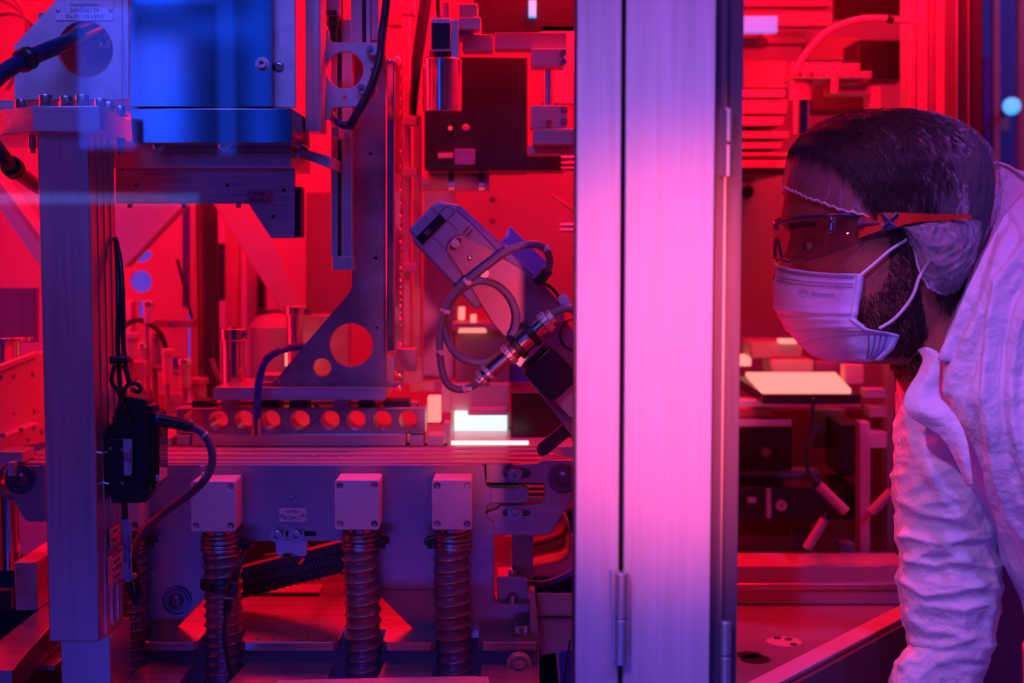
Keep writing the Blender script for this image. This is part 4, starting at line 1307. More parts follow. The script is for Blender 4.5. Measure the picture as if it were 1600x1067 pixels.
# small equipment on the left deck
rnd = random.Random(11)
defs = [
    (205, 520, 560, 14, 'pale fitting standing third from the left post on the rear deck'),
    (232, 470, 505, 9, 'violet-white knob above the rear fittings'),
    (243, 520, 575, 12, 'bright pink fitting in the middle of the rear row'),
    (222, 535, 580, 8, 'slim red fitting beside the brightest one'),
    (262, 545, 600, 10, 'slim fitting right of the rear row middle'),
    (289, 560, 606, 12, 'rounded red fitting nearest the dark pipe'),
    (310, 590, 625, 16, 'broad red fitting at the foot of the dark pipe'),
    (198, 600, 640, 10, 'dark fitting close to the hanging black cables'),
]
for i, (x, y0, y1, r, lab) in enumerate(defs):
    Y_ = 1.98 + 0.04 * (i % 4)
    e = thing('pneumatic_fitting', lab, 'fitting')
    mm = (WALLP, PINKP, ALUD)[i % 3] if i != 7 else DARKP
    MB().vcyl(x, y0 + 8, y1, r * 0.8, Y_).build('fitting_body', mm, e, 0.001)
    MB().vcyl(x, y0, y0 + 9, r, Y_).build('fitting_nut', CHROME if i % 2 else mm, e, 0.001)
    MB().vcyl(x, y1, 640, r * 0.35, Y_).build('fitting_pipe', MIDP, e)
blk = [
    (180, 268, 590, 612, 2.1, MIDP, 'long red manifold bar behind the row of fittings'),
    (236, 300, 500, 512, 2.08, MIDP, 'red cross bar with hanging fittings on the left'),
    (195, 240, 612, 640, 1.93, DARKP, 'dark manifold block left of the rear deck centre'),
    (245, 285, 615, 645, 1.95, WALLP, 'red manifold block in the centre of the rear deck'),
    (290, 318, 640, 668, 1.90, MIDP, 'dull manifold block right on the rear deck'),
    (182, 205, 470, 530, 2.15, PINKP, 'pale upright block close behind the left post'),
    (264, 282, 560, 585, 2.05, BLUEP, 'blue-lit block between the rear fittings'),
    (176, 196, 540, 565, 2.02, PINKP, 'pinkish block touching the hanging cables view'),
]
for x0, x1, y0, y1, Y_, m_, lab in blk:
    if y1 >= 612:
        Y_ = (ZD + 0.0005 - CAMZ) / (P(x0, y1, 1).z - CAMZ)
    simple('manifold_block', lab, 'block', [('block_body', MB().box(x0, y0, x1, y1, Y_, Y_ + 0.03), m_, 0.0015),
                                            ('side_port', MB().lathe(P((x0 + x1) / 2, (y0 + y1) / 2, Y_), (0, -1, 0), [(0, S(4, Y_)), (0.004, S(4, Y_)), (0.004, S(2.4, Y_)), (0.001, S(2.2, Y_))]), SCREWM, 0)] + ([('mounting_rod', MB().cyl(P((x0 + x1) / 2, (y0 + y1) / 2, Y_ + 0.02), P((x0 + x1) / 2, (y0 + y1) / 2, 2.6), 0.004), ALUD, 0)] if y1 < 612 else []))
for i, (pts, r, m_, lab) in enumerate((
        ([(180, 520), (215, 500), (250, 520), (262, 560)], 4, RUBBER, 'dark hose arching over the rear fittings'),
        ([(200, 600), (240, 575), (290, 590), (318, 640)], 5, MIDP, 'dull hose looping in front of the dark pipe'),
        ([(330, 560), (350, 600), (395, 610), (430, 580)], 4, MIDP, 'dull hose low behind the chrome pillar'))):
    cable('rear_hose', lab, [(x, y, 2.05) for x, y in pts], r, m_, (), 2.05, cat='hose')

# far left: plates, bar and cylinder
def YL(x):
    return 1.55 + 0.22 * (x + 60) / 135


def slanted(pts, off, th):
    """prism on the receding plane of the far left plate"""
    q = [P(x, y, YL(x) + off) for x, y in pts]
    return MB().prism(q, [], Vector((-th * 0.85, th * 0.5, 0)))


simple('mounting_plate', 'red-lit upright mounting plate with screws at the far left', 'plate',
       [('plate_body', slanted([(-60, 590), (0, 575), (60, 553), (72, 549), (75, 690), (-60, 730)], 0, 0.015), PINKP, 0.001)])
e = thing('plate_rail', 'sloping red rail with socket screws on the far left plate', 'rail')
slanted([(-60, 592), (0, 572), (62, 549), (62, 556), (0, 580), (-60, 600)], -0.012, 0.010).build('rail_bar', PINKP, e, 0.0006)
for x, y in ((20, 589), (50, 585), (2, 589), (20, 646), (53, 642)):
    screw(e, x, y, YL(x), 4, 'cap')
e = thing('foot_rail', 'lower sloping rail with upright screws and grey end at the far left', 'rail')
slanted([(0, 684), (60, 660), (72, 668), (70, 690), (0, 706)], -0.03, 0.02).build('rail_bar', PINKP, e, 0.001)
MB().box(-60, 706, 35, 723, 1.60, 1.64).build('grey_bar', ALUX, e, 0.0008)
for x, y in ((5, 680), (33, 672), (52, 668), (15, 700), (43, 687), (65, 674)):
    screw(e, x, y, YL(x) - 0.03, 4.2, 'cap')
MB().box(12, 722, 22, 744, 1.585, 1.598).build('stop_tab', ALU, e, 0.0006)
simple('violet_sheet', 'dull violet panel at the far left, above the silver cylinder', 'panel',
       [('panel_sheet', MB().box(-60, 450, 57, 535, 1.95, 1.96), mat('violet_sheet', (0.22, 0.12, 0.26), 0.4, 0.4, 'z', 0.1, 10), 0)])
simple('silver_cylinder', 'short silver cylinder with a flange at the far left edge', 'cylinder',
       [('cylinder_body', MB().vcyl(10, 532, 566, 22, 1.80), CHROME, 0), ('flange', MB().vcyl(10, 526, 532, 40, 1.80), CHROME, 0.0006)])
rnd = random.Random(3)
for i, (pts, lab) in enumerate((([(-30, 30), (20, 20), (60, 45), (85, 90)], 'dark red cable arch at the top left corner'),
                                ([(-30, -10), (25, 10), (50, 60), (55, 120)], 'second cable arch nearest the corner, top left'),
                                ([(10, -20), (40, 30), (35, 90), (10, 140)], 'cable hanging behind the cable arches, top left'))):
    cable('corner_cable', lab, [(x, y, 1.9) for x, y in pts], 4.5, MIDP, (), 1.9)

# ------------------------------------------------------------------ centre background of the left cell
e = thing('beaded_chain', 'upright chain of small bright links just right of the gantry edge', 'chain')
mb = MB()
YJ = 1.86
q0 = P(621, 96, YJ)
q1 = P(621, 600, YJ)
nlk = 26
for i in range(nlk):
    z = q0.z + (q1.z - q0.z) * i / (nlk - 1)
    rr = 0.005 + 0.0018 * rnd.random()
    mb.lathe((q0.x, YJ, z - 0.008), (0, 0, 1), [(0, rr * .55), (0.003, rr), (0.010, rr), (0.014, rr * .5)], 14)
mb.build('chain_links', CHROME, e)
MB().box(612, 90, 630, 600, YJ + 0.01, YJ + 0.02).build('chain_back', WALLP, e)
for i, (x0, x1, y0, y1, Y_, m_, lab) in enumerate((
        (630, 640, 0, 560, 1.95, PINKP, 'pink upright profile right of the beaded chain'),
        (645, 657, 180, 590, 2.0, WALLP, 'red upright profile left of the tilted sensor'),
        (628, 652, 182, 195, 1.93, PINKP, 'upper short cross link between two red profiles'),
        (628, 652, 262, 275, 1.93, PINKP, 'middle short cross link between two red profiles'),
        (628, 652, 412, 425, 1.93, PINKP, 'lower short cross link between two red profiles'),
        (605, 628, 0, 40, 1.9, PINKP, 'pinkish block at the top beside the black hose'),
        (628, 648, 0, 22, 1.88, PINKP, 'small pink block at the top edge right of the hose'),
        (616, 650, 545, 580, 1.84, WALLP, 'red block low beside the gantry edge'),
        (600, 660, 560, 600, 1.95, WALLP, 'wide red block at the foot of the chain'))):
    e = simple('cell_profile', lab, 'profile', [('profile_body', MB().box(x0, y0, x1, y1, Y_, Y_ + 0.025), m_, 0.001)])
    if i in (5, 6):
        mount(e, (x0 + x1) / 2, (y0 + y1) / 2 if y0 > 5 else 15, Y_ + 0.02, 2.6)
simple('rear_violet_panel', 'tall violet panel behind the tilted vision sensor', 'panel',
       [('panel_sheet', MB().box(662, 300, 712, 592, 2.15, 2.16), mat('violet_metal', (0.3, 0.2, 0.5), 0.6, 0.4, 'z', 0.1, 10), 0)])
simple('tilted_blue_square', 'tilted violet-blue square plate behind the grey cable arc', 'plate',
       [('plate_body', MB().plate([(797, 353), (826, 382), (856, 410), (842, 448), (805, 425), (778, 388)], 1.56, 1.57), mat('violet_square', (0.25, 0.18, 0.75), 0.3, 0.35), 0.001), ('mounting_rod', MB().cyl(P(820, 405, 1.565), P(820, 405, 2.26), 0.004), ALUD, 0)])
cable('trunk_cable', 'thick dark trunk cable rising behind the camera cylinder', [(642, 180, 2.0), (648, 120, 2.0), (658, 50, 2.0), (668, -20, 2.0)], 9, SHEATH, (), 2.0)
cable('edge_cable', 'thinner red-edged cable leaning left of the dark cylinder', [(632, 590, 2.02), (638, 500, 2.02), (634, 400, 2.02), (640, 300, 2.02), (636, 200, 2.02)], 3, RUBBER, (), 2.0)

e = thing('industrial_camera', 'camera with a polished lens tube and black square back, above the tilted sensor', 'camera')
YM = 1.72
MB().vcyl(691.5, 93, 175, 30.5, YM).build('lens_tube', CHROME, e, 0.0008)
MB().vcyl(690, 78, 94, 19, YM).build('neck_ring', BLACK, e)
MB().box(673, 28, 705, 80, YM - 0.016, YM + 0.02).build('camera_body', ALU, e, 0.001)
MB().box(674, 36, 703, 76, YM - 0.018, YM - 0.0155).build('black_face', BLACK, e)
MB().box(705, 30, 716, 90, YM - 0.01, YM + 0.03).build('mount_strip', ALU, e, 0.0006)
MB().vcyl(698, 5, 29, 6, YM).build('connector', ALUD, e)
MB().tube(PP([(686, 30, YM), (684, 10, YM), (685, -20, YM)], YM), S(3, YM), 10, 6).build('camera_lead', BLACK, e)
e = thing('camera_bracket', 'red-lit stepped bracket beam reaching right from the camera', 'bracket')
MB().box(717, 6, 746, 26, 1.74, 1.78).build('upper_block', ALU, e, 0.0008)
MB().box(714, 27, 751, 45, 1.73, 1.78).build('step_block', ALU, e, 0.0008)
MB().box(714, 46, 740, 58, 1.75, 1.80).build('clamp_piece', WALLP, e, 0.0008)
MB().box(722, 54, 770, 79, 1.76, 1.80).build('left_beam', PINKP, e, 0.0008)
MB().box(773, 51, 886, 76, 1.76, 1.80).build('right_beam', PINKP, e, 0.0008)
MB().box(830, 76, 882, 104, 1.75, 1.79).build('clamp_block', PINKP, e, 0.001)
for y in (82, 97):
    screw(e, 880, y, 1.75, 6, 'cap')
MB().vcyl(857, 104, 165, 9, 1.78).build('chrome_rod', CHROME, e)
e = thing('lower_clamp', 'red clamp block with two screws at the foot of the chrome rod', 'clamp')
MB().box(829, 165, 887, 200, 1.755, 1.80).build('block_body', PINKP, e, 0.001)
for y in (171, 190):
    screw(e, 881, y, 1.755, 6, 'washer')
MB().box(853, 186, 862, 199, 1.75, 1.76).build('nut', BRASS, e, 0.0006)
e = thing('cantilever_beam', 'violet-fronted beam below the red clamp block', 'beam')
MB().plate([(833, 201), (905, 201), (905, 225), (833, 225)], 1.74, 1.80).build('arm_bar', ALUX, e, 0.0008)
MB().plate([(824, 228), (905, 228), (905, 240), (826, 240)], 1.78, 1.84).build('lower_lip', PINKP, e, 0.0008)
e = thing('dark_machine_box', 'large dark box behind the camera and the stepped bracket', 'box')
MB().box(663, 88, 824, 266, 1.90, 2.05).build('box_body', mat('matt_dark_box', (0.016, 0.010, 0.022), 0, 0.35), e, 0.002)
MB().box(820, 240, 885, 266, 1.90, 2.0).build('box_foot', BLACK, e, 0.002)
MB().box(710, 233, 742, 257, 1.885, 1.90).build('blue_label', mat('blue_violet_label', (0.22, 0.2, 0.65), 0, 0.4), e, 0.001)
MB().box(684, 239, 709, 247, 1.89, 1.90).build('red_lever', PINKP, e, 0.001)
MB().lathe(P(703.5, 200, 1.90), (0, -1, 0), [(0, S(3.4, 1.9)), (0.003, S(3, 1.9))]).build('indicator', LEDR, e)
screw(e, 728, 199, 1.90, 5.5, 'washer', PINKP)
e = thing('upper_dark_cabinet', 'dark cabinet at the top behind the camera bracket with a blue lamp', 'cabinet')
MB().box(740, -60, 900, 50, 2.0, 2.05).build('cabinet_body', BLACK, e, 0.001)
MB().box(826, 0, 838, 26, 1.985, 1.999).build('blue_lamp', LAMPC, e, 0.001)
simple('grey_column', 'violet column strip right of the chrome rod, beside the wide post', 'column',
       [('column_body', MB().box(845, 40, 912, 162, 2.0, 2.02), ALUD, 0.0008)])
e = thing('red_tube', 'horizontal red-lit tube with two dark rings under the dark box', 'tube')
qa, qb = P(660, 285, 1.95), P(765, 285, 1.95)
qb.z = qa.z
MB().cyl(qa, qb, S(14, 1.95)).build('tube_body', PINKP, e)
for x in (706, 753):
    q = P(x, 285, 1.95); q.z = qa.z
    MB().cyl(q - Vector((.004, 0, 0)), q + Vector((.004, 0, 0)), S(15.5, 1.95)).build('ring', CHROME, e)
e = thing('rear_sheet', 'bright red sheet wall with small screws behind the tilted sensor', 'panel')
MB().box(708, 266, 905, 480, 2.25, 2.27).build('sheet_panel', WALLP, e)
for x, y in ((769, 311), (769, 345)):
    screw(e, x, y, 2.25, 4, 'cap')
e = thing('twin_pin', 'pair of bright red glinting pins near the wide post', 'pin')
for y in (352, 360):
    MB().cyl(P(876, y, 1.9), P(905, y, 1.9), S(3, 1.9)).build('pin', CHROME, e)
MB().tube(PP([(862, 305), (880, 318), (900, 332)], 1.95), S(3, 1.95), 10, 4).build('pin_wire', CHROME, e)
e = thing('chrome_bundle', 'red-glinting bundle of fittings beside the wide post, under the arm', 'fitting')
for y in (247, 256, 264):
    MB().cyl(P(877, y, 1.85), P(905, y, 1.85), S(3.5, 1.85)).build('fitting', CHROME, e)

# screen area
simple('light_screen', 'white glowing rectangular screen standing behind the conveyor', 'screen',
       [('lit_face', MB().plate([(710, 643), (730, 643), (730, 650), (792, 650), (792, 686), (710, 686)], 1.95, 1.96), SCREEN, 0),
        ('screen_frame', MB().plate([(704, 600), (796, 600), (796, 688), (704, 688)], 1.962, 1.99), WALLP, 0.001),
        ('ribbed_top', MB().box(732, 638, 792, 649, 1.94, 1.961), PINKP, 0.001)])
simple('light_strip', 'thin white glowing strip lying before the lit screen', 'light',
       [('lit_bar', MB().box(705, 689, 826, 695, 1.80, 1.803), LAMPW, 0.001)])
simple('screen_table', 'red-lit table under the glowing screen', 'table',
       [('table_plate', MB().wbox((P(690, 690, 1.8).x, 1.80, ZD - 0.03), (P(898, 690, 1.8).x, 2.4, ZD - 0.006)), DECKM, 0.001)])
simple('smoked_box', 'dark smoked cover box right of the glowing screen', 'box',
       [('box_body', MB().box(798, 612, 905, 697, 1.88, 2.0), mat('smoked_cover', (0.05, 0.006, 0.012), 0.2, 0.25, None, 0.4, 20), 0.002)])
simple('red_box', 'dull red box above the glowing screen', 'box',
       [('box_body', MB().box(712, 512, 796, 640, 2.1, 2.2), MIDP, 0.002), ('box_lip', MB().box(706, 505, 800, 516, 2.08, 2.2), WALLP, 0.001)])
simple('lit_lamp_bar', 'bright orange-red lamp bar left of the grey cable loop', 'lamp',
       [('lamp_body', MB().box(716, 480, 726, 500, 2.1, 2.12), REDGLOW, 0.001), ('lamp_tail', MB().box(735, 492, 744, 512, 2.1, 2.12), REDGLOW, 0.001),
        ('shelf', MB().box(716, 512, 760, 520, 2.08, 2.12), REDGLOW, 0.001)])
simple('violet_backplate', 'violet-blue panel between the plug pair and the screen', 'panel',
       [('panel_sheet', MB().box(796, 545, 850, 598, 2.15, 2.16), BLUEP, 0)])
for i, (x0, x1, y0, y1, Y_, m_, lab) in enumerate((
        (668, 688, 620, 660, 1.85, REDGLOW, 'glowing red upright block left of the screen'),
        (690, 704, 600, 645, 1.9, WALLP, 'red upright block touching the screen frame'),
        (640, 700, 596, 612, 2.0, PINKP, 'long pink bar behind the cable loop'),
        (694, 703, 660, 692, 1.81, PINKP, 'slim pink stop at the left end of the glowing strip'),
        (800, 860, 600, 612, 2.05, WALLP, 'red rail above the smoked box'),
        (660, 760, 700 - 42, 700 - 30, 2.3, WALLP, 'red bar low behind the end blocks'))):
    simple('rear_block', lab, 'block', [('block_body', MB().box(x0, y0, x1, y1, Y_, Y_ + 0.025), m_, 0.001)])

# ------------------------------------------------------------------ right machine bay
BW = 3.0
struct(MB().wbox((0.165, BW, 0.0), (P(1500, 500, BW).x, BW + 0.03, 2.30)).build('wall_right_bay', mat('bay_wall', (0.5, 0.42, 0.45), 0.1, 0.5, None, 0.25, 4)))
for i, (y0, y1, x1, m_) in enumerate(((140, 152, 1228, PINKP), (156, 178, 1232, WALLP), (182, 196, 1226, PINKP), (205, 216, 1236, WALLP), (222, 232, 1224, PINKP), (238, 246, 1238, WALLP), (250, 262, 1230, PINKP))):
    names = ['topmost', 'second', 'third', 'fourth', 'fifth', 'sixth', 'lowest']
    simple('stacked_tray', names[i] + ' of the seven red-lit trays stacked beside the dark door strip', 'tray',
           [('tray_body', MB().box(1130, y0, x1, y1, 2.2, 2.4), m_, 0.004)])
mount(simple('tray_shelf', 'black shelf board under the stacked red trays', 'shelf', [('shelf_board', MB().box(1130, 263, 1226, 273, 2.15, 2.45), BLACK, 0.001)]), 1180, 268, 2.4, 3.0)
simple('wall_sheet', 'flat bright red panel below the black shelf board', 'panel',
       [('panel_sheet', MB().box(1130, 275, 1262, 500, 2.5, 2.52), WALLP, 0), ('dark_knob', MB().lathe(P(1166, 300, 2.5), (0, -1, 0), [(0, 0.012), (0.02, 0.01)]), BLACK, 0)])
simple('blue_panel_light', 'short pale blue light panel at the top beside the dark door strip', 'light',
       [('panel_face', MB().box(1155, 25, 1215, 50, 2.3, 2.32), mat_emit('soft_blue', (0.16, 0.17, 0.95), 0.9), 0.001), ('mounting_rod', MB().cyl(P(1185, 37, 2.315), P(1185, 37, 3.0), 0.005), ALUD, 0)])
cable('red_arc_hose', 'red-lit hose arching over the gripper towards the red posts', [(1245, 110, 2.0), (1262, 80, 2.0), (1295, 48, 2.0), (1340, 31, 2.0), (1385, 29, 2.0), (1440, 36, 2.0)], 5, PINKP, [(0.83, 10, 1.3)], 2.0, cat='hose')
e = thing('gripper_head', 'grey flat gripper head with red-lit screws, above the hair net', 'gripper')
MB().box(1238, 97, 1316, 110, 2.0, 2.06).build('upper_slab', ALU, e, 0.001)
MB().box(1318, 99, 1344, 110, 1.99, 2.05).build('side_block', PINKP, e, 0.001)
MB().box(1238, 111, 1363, 123, 1.98, 2.06).build('lower_slab', ALU, e, 0.001)
for x in (1249, 1267):
    MB().vcyl(x, 112, 120, 4, 1.97).build('screw', BRASS, e)
MB().vcyl(1304, 108, 146, 6, 1.97).build('pin', PINKP, e)
MB().plate([(1296, 135), (1376, 135), (1376, 170), (1360, 170), (1360, 147), (1296, 147)], 2.0, 2.04).build('hook_frame', PINKP, e, 0.001)
e = thing('air_cylinder', 'pale pink air cylinder under the left end of the gripper head', 'cylinder')
MB().vcyl(1251, 124, 157, 17, 2.0).build('cylinder_cap', PINKP, e)
MB().vcyl(1251, 157, 210, 13, 2.0).build('cylinder_barrel', CHROME, e)
simple('black_unit', 'black unit box right of the arching red hose', 'box', [('unit_body', MB().box(1340, 62, 1424, 122, 2.3, 2.4), BLACK, 0.002), ('mounting_rod', MB().cyl(P(1390, 90, 2.35), P(1390, 90, 3.0), 0.005), ALUD, 0)])
simple('black_unit_low', 'dark unit hanging below the gripper hook', 'box', [('unit_body', MB().box(1268, 128, 1362, 172, 2.2, 2.3), DARKP, 0.002), ('mounting_rod', MB().cyl(P(1310, 150, 2.25), P(1310, 150, 3.0), 0.005), ALUD, 0)])
simple('dark_top_panel', 'dark panel at the top of the right bay', 'panel', [('panel_sheet', MB().box(1305, -60, 1425, 30, 2.6, 2.62), BLACK, 0)])
for i, (x0, x1, y0, y1, Y_, m_, lab) in enumerate((
        (1160, 1300, 0, 10, 2.5, WALLP, 'long red bar along the top edge of the right bay'),
        (1215, 1300, 20, 40, 2.45, WALLP, 'red bar between the blue light and the arching hose'),
        (1190, 1262, 50, 68, 2.5, MIDP, 'dull red bar under the blue panel light'),
        (1155, 1200, 58, 72, 2.4, BLACK, 'black block under the blue panel light'),
        (1260, 1345, 60, 95, 2.5, MIDP, 'dull red box behind the arching hose'),
        (1160, 1232, 95, 138, 2.5, WALLP, 'red box above the stacked trays'))):
    e = simple('bay_block', lab, 'block', [('block_body', MB().box(x0, y0, x1, y1, Y_, Y_ + 0.04), m_, 0.003)])
    if i in (1, 3, 4, 5):
        mount(e, (x0 + x1) / 2, (y0 + y1) / 2, Y_ + 0.03, 3.0)

# post group at the right
e = thing('red_corner_post', 'broad red-lit corner post behind the man’s head'.replace('’', "'"), 'post')
for x0, x1, m_ in ((1421, 1432, ALUD), (1434, 1450, PINKP), (1452, 1462, MIDP), (1463, 1492, PINKP)):
    MB().box(x0, -330, x1, 1010, 2.05, 2.10).build('post_profile', m_, e, 0.0008)
e = thing('dark_corner_frame', 'dark window frame with two pale lines, right of the red corner post', 'frame')
MB().box(1493, -330, 1535, 900, 1.95, 2.0).build('frame_profile', DARKA, e, 0.001)
for x in (1495, 1513):
    MB().box(x, -60, x + 2.5, 900, 1.947, 1.95).build('pale_line', ALU, e)
# hall beyond at the right
struct(MB().wbox((1.0, 3.6, 0), (2.6, 3.62, 2.6)).build('wall_hall_partition', mat('hall_partition', (0.16, 0.14, 0.5), 0, 0.5, 'z', 0.1, 6)))
simple('hall_locker', 'dark blue locker far behind, left of the cyan lamp', 'locker', [('locker_body', MB().box(1536, 90, 1548, 320, 3.3, 3.4), BLUEP, 0)])
simple('hall_door_leaf', 'pale violet door leaf far behind at the right edge', 'door', [('leaf', MB().box(1592, -60, 1640, 420, 3.3, 3.32), ALU, 0), ('frame_bar', MB().box(1553, -60, 1562, 300, 3.4, 3.42), ALUD, 0)])
simple('hall_signal_lamp', 'small round cyan signal lamp glowing far behind at the right edge', 'lamp',
       [('lamp_stem', MB().cyl(P(1580, 166, 3.0), P(1580, 166, 3.6), 0.008), DARKP, 0), ('lamp_dome', MB().lathe(P(1580, 166, 3.0), (0, -1, 0), [(0, 0.018), (0.01, 0.017), (0.018, 0.01), (0.02, 0.001)]), LAMPC, 0)])
simple('hall_sign', 'small pinkish square below the cyan signal lamp', 'sign', [('sign_plate', MB().box(1563, 182, 1577, 204, 3.55, 3.62), PINKP, 0)])

# lower part of the bay
e = thing('lit_tray', 'glowing pale tray on the work surface below the face mask', 'tray')
zt = P(1250, 608, 1.95).z
A = [Vector((P(1190, 608, 1.95).x, 1.95, zt)), Vector((P(1330, 608, 1.95).x, 1.95, zt)), Vector((P(1305, 588, 2.2).x, 2.2, zt)), Vector((P(1165, 588, 2.2).x, 2.2, zt))]
MB().prism(A, [], Vector((0, 0, -0.006))).build('lit_face', REDGLOW, e)
MB().wbox((P(1192, 608, 1.95).x, 1.945, zt - 0.02), (P(1344, 608, 1.95).x, 2.2, zt - 0.007)).build('tray_base', BLACK, e, 0.001)
e = thing('clear_cassette', 'pink glowing cassette standing behind the lit tray', 'box')
MB().box(1205, 562, 1272, 586, 2.22, 2.3).build('cassette_body', PINKP, e, 0.003)
MB().box(1172, 534, 1255, 560, 2.24, 2.34).build('cassette_lid', WALLP, e, 0.003)
MB().box(1218, 530, 1246, 537, 2.23, 2.25).build('glowing_edge', REDGLOW, e, 0.001)
e = thing('side_glow_block', 'small glowing block beside the dark door strip', 'light')
MB().box(1140, 557, 1174, 572, 2.25, 2.3).build('lit_face', REDGLOW, e, 0.002)
for i, (x0, x1, y0, y1, Y_, m_, lab) in enumerate((
        (1140, 1345, 624, 636, 2.0, ALUX, 'long violet beam under the lit tray'),
        (1140, 1205, 638, 655, 2.05, PINKP, 'red bar left under the violet beam'),
        (1140, 1238, 655, 666, 2.0, ALUX, 'grey bar above the large black motor box'),
        (1270, 1320, 640, 700, 2.2, MIDP, 'dull red plate behind the thin black lead'),
        (1344, 1360, 660, 890, 2.0, PINKP, 'red upright bar right of the black boxes'),
        (1352, 1385, 608, 622, 2.05, ALUD, 'small violet block beside the lit tray'),
        (1358, 1386, 635, 652, 2.05, ALU, 'pale block stacked under the small violet block'),
        (1360, 1386, 675, 700, 2.05, PINKP, 'pink block above the slanting right stub'),
        (1386, 1398, 560, 900, 2.1, MIDP, 'upright dull bar just left of the sleeve'),
        (1320, 1350, 570, 600, 2.1, PINKP, 'bright red block at the right end of the lit tray'),
        (1275, 1310, 566, 586, 2.3, ALUD, 'violet block right behind the lit tray'),
        (1140, 1280, 735, 752, 2.15, ALUD, 'dim violet beam across the black boxes'),
        (1240, 1270, 830, 870, 2.15, MIDP, 'dull red box low in the right bay'),
        (1312, 1336, 850, 880, 2.1, MIDP, 'dim upright box beside the lower beam'))):
    simple('bay_bar', lab, 'bar', [('bar_body', MB().box(x0, y0, x1, y1, Y_, Y_ + 0.03), m_, 0.001)])
simple('motor_box', 'large black motor box at the left of the lower bay', 'box',
       [('box_body', MB().box(1130, 667, 1238, 735, 2.1, 2.25), BLACK, 0.003), ('hub', MB().lathe(P(1197, 706, 2.1), (0, -1, 0), [(0, 0.008), (0.004, 0.007)]), MIDP, 0)])
simple('drive_box', 'black drive box with a round pale knob, below the motor box', 'box',
       [('box_body', MB().box(1130, 762, 1342, 812, 2.05, 2.25), BLACK, 0.003),
        ('knob', MB().lathe(P(1220, 789, 2.05), (0, -1, 0), [(0, S(9, 2.05)), (0.006, S(8.6, 2.05)), (0.006, S(2.5, 2.05)), (0.002, S(2, 2.05))]), PINKP, 0),
        ('slide_bar', MB().box(1198, 764, 1205, 810, 2.04, 2.05), ALUD, 0.0006),
        ('wing_screw', MB().box(1168, 778, 1182, 786, 2.04, 2.05), ALUD, 0.001)])
simple('tall_black_box', 'tall black box right of the thin black lead', 'box', [('box_body', MB().box(1314, 662, 1344, 745, 2.1, 2.2), BLACK, 0.002)])
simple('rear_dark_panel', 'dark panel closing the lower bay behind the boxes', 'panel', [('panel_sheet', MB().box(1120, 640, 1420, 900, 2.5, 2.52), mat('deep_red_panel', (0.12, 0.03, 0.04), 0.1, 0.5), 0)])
for (a, b, lab) in (((1278, 757), (1322, 800), 'ribbed red stub slanting down right in the lower bay'),
                    ((1289, 810), (1260, 858), 'ribbed red stub slanting down left in the lower bay'),
                    ((1392, 768), (1360, 802), 'ribbed red stub beside the sleeve')):
    e = thing('ribbed_stub', lab, 'tube')
    pa, pb = P(*a, 1.9), P(*b, 1.9)
    ax = (pb - pa).normalized()
    L_ = (pb - pa).length
    pr = []
    for i in range(24):
        pr += [(L_ * i / 24, S(7.5, 1.9)), (L_ * (i + .5) / 24, S(8.3, 1.9))]
    MB().lathe(pa, ax, pr, 20).build('ribbed_body', WALLP, e)
    mount(e, (a[0] + b[0]) / 2, (a[1] + b[1]) / 2, 1.9, 2.05)
    MB().lathe(pa - ax * 0.008, ax, [(0, S(6, 1.9)), (0.008, S(8.5, 1.9))], 20).build('end_cap', BLACK, e)
cable('thin_bay_lead', 'thin black lead hanging from the lit tray to the ribbed stub', [(1271, 622, 1.93), (1268, 650, 1.93), (1260, 690, 1.92), (1261, 730, 1.91), (1276, 756, 1.9)], 2.8, BLACK, (), 1.9)
e = thing('cross_beam', 'thick red-lit cross beam with a pale stripe, low in the right bay', 'beam')
MB().box(1120, 884, 1424, 912, 1.90, 1.98).build('upper_face', PINKP, e, 0.001)
MB().box(1120, 912, 1424, 922, 1.89, 1.98).build('pale_stripe', ALUX, e, 0.001)
MB().box(1120, 922, 1424, 944, 1.895, 1.98).build('lower_face', PINKP, e, 0.001)
e = thing('bay_floor_plate', 'shiny red base plate with dark round openings at the bottom of the right bay', 'plate')
zf = P(1250, 1040, 1.62).z
A = [Vector((P(1100, 1040, 1.5).x, 1.42, zf)), Vector((P(1180, 1067, 1.55).x, 1.42, zf)), Vector((P(1420, 960, 1.9).x, 1.93, zf)), Vector((P(1420, 960, 2.1).x, 2.2, zf)), Vector((P(1100, 960, 2.1).x, 2.2, zf))]
MB().prism(A, [], Vector((0, 0, -0.02))).build('plate_body', mat('gloss_deck', (0.5, 0.4, 0.45), 0.5, 0.22, None, 0.2, 6), e, 0.001)
for (px, py, rx) in ((1225, 1003, 28), (1180, 1030, 24), (1170, 1024, 20)):
    yq = 1.5
    for _ in range(3):
        q = P(px, py, 1.0)
    t_ = (zf - CAMZ) / (P(px, py, 1).z - CAMZ)
    q = P(px, py, t_)
    MB().lathe((q.x, q.y, zf), (0, 0, 1), [(0, S(rx, q.y)), (0.0008, S(rx, q.y))], 40).build('round_insert', PINKP if rx == 28 else BLACK, e)
for (px, py) in ((1215, 998), (1232, 1000), (1240, 1008)):
    t_ = (zf - CAMZ) / (P(px, py, 1).z - CAMZ)
    q = P(px, py, t_)
    MB().lathe((q.x, q.y, zf + 0.0009), (0, 0, 1), [(0, S(6, q.y)), (0.0006, S(6, q.y))], 24).build('slot', BLACK, e)
e = thing('slanting_rail', 'red-topped slanting rail running to the lower edge beside the sleeve', 'rail')
pa, pb = P(1170, 1085, 1.40), P(1425, 945, 1.86)
pb.z = pa.z
t_ = (pa.z - CAMZ) / (P(1425, 952, 1).z - CAMZ)
pb = P(1425, 952, t_)
dv = (pb - pa).normalized()
sd = Vector((dv.y, -dv.x, 0))
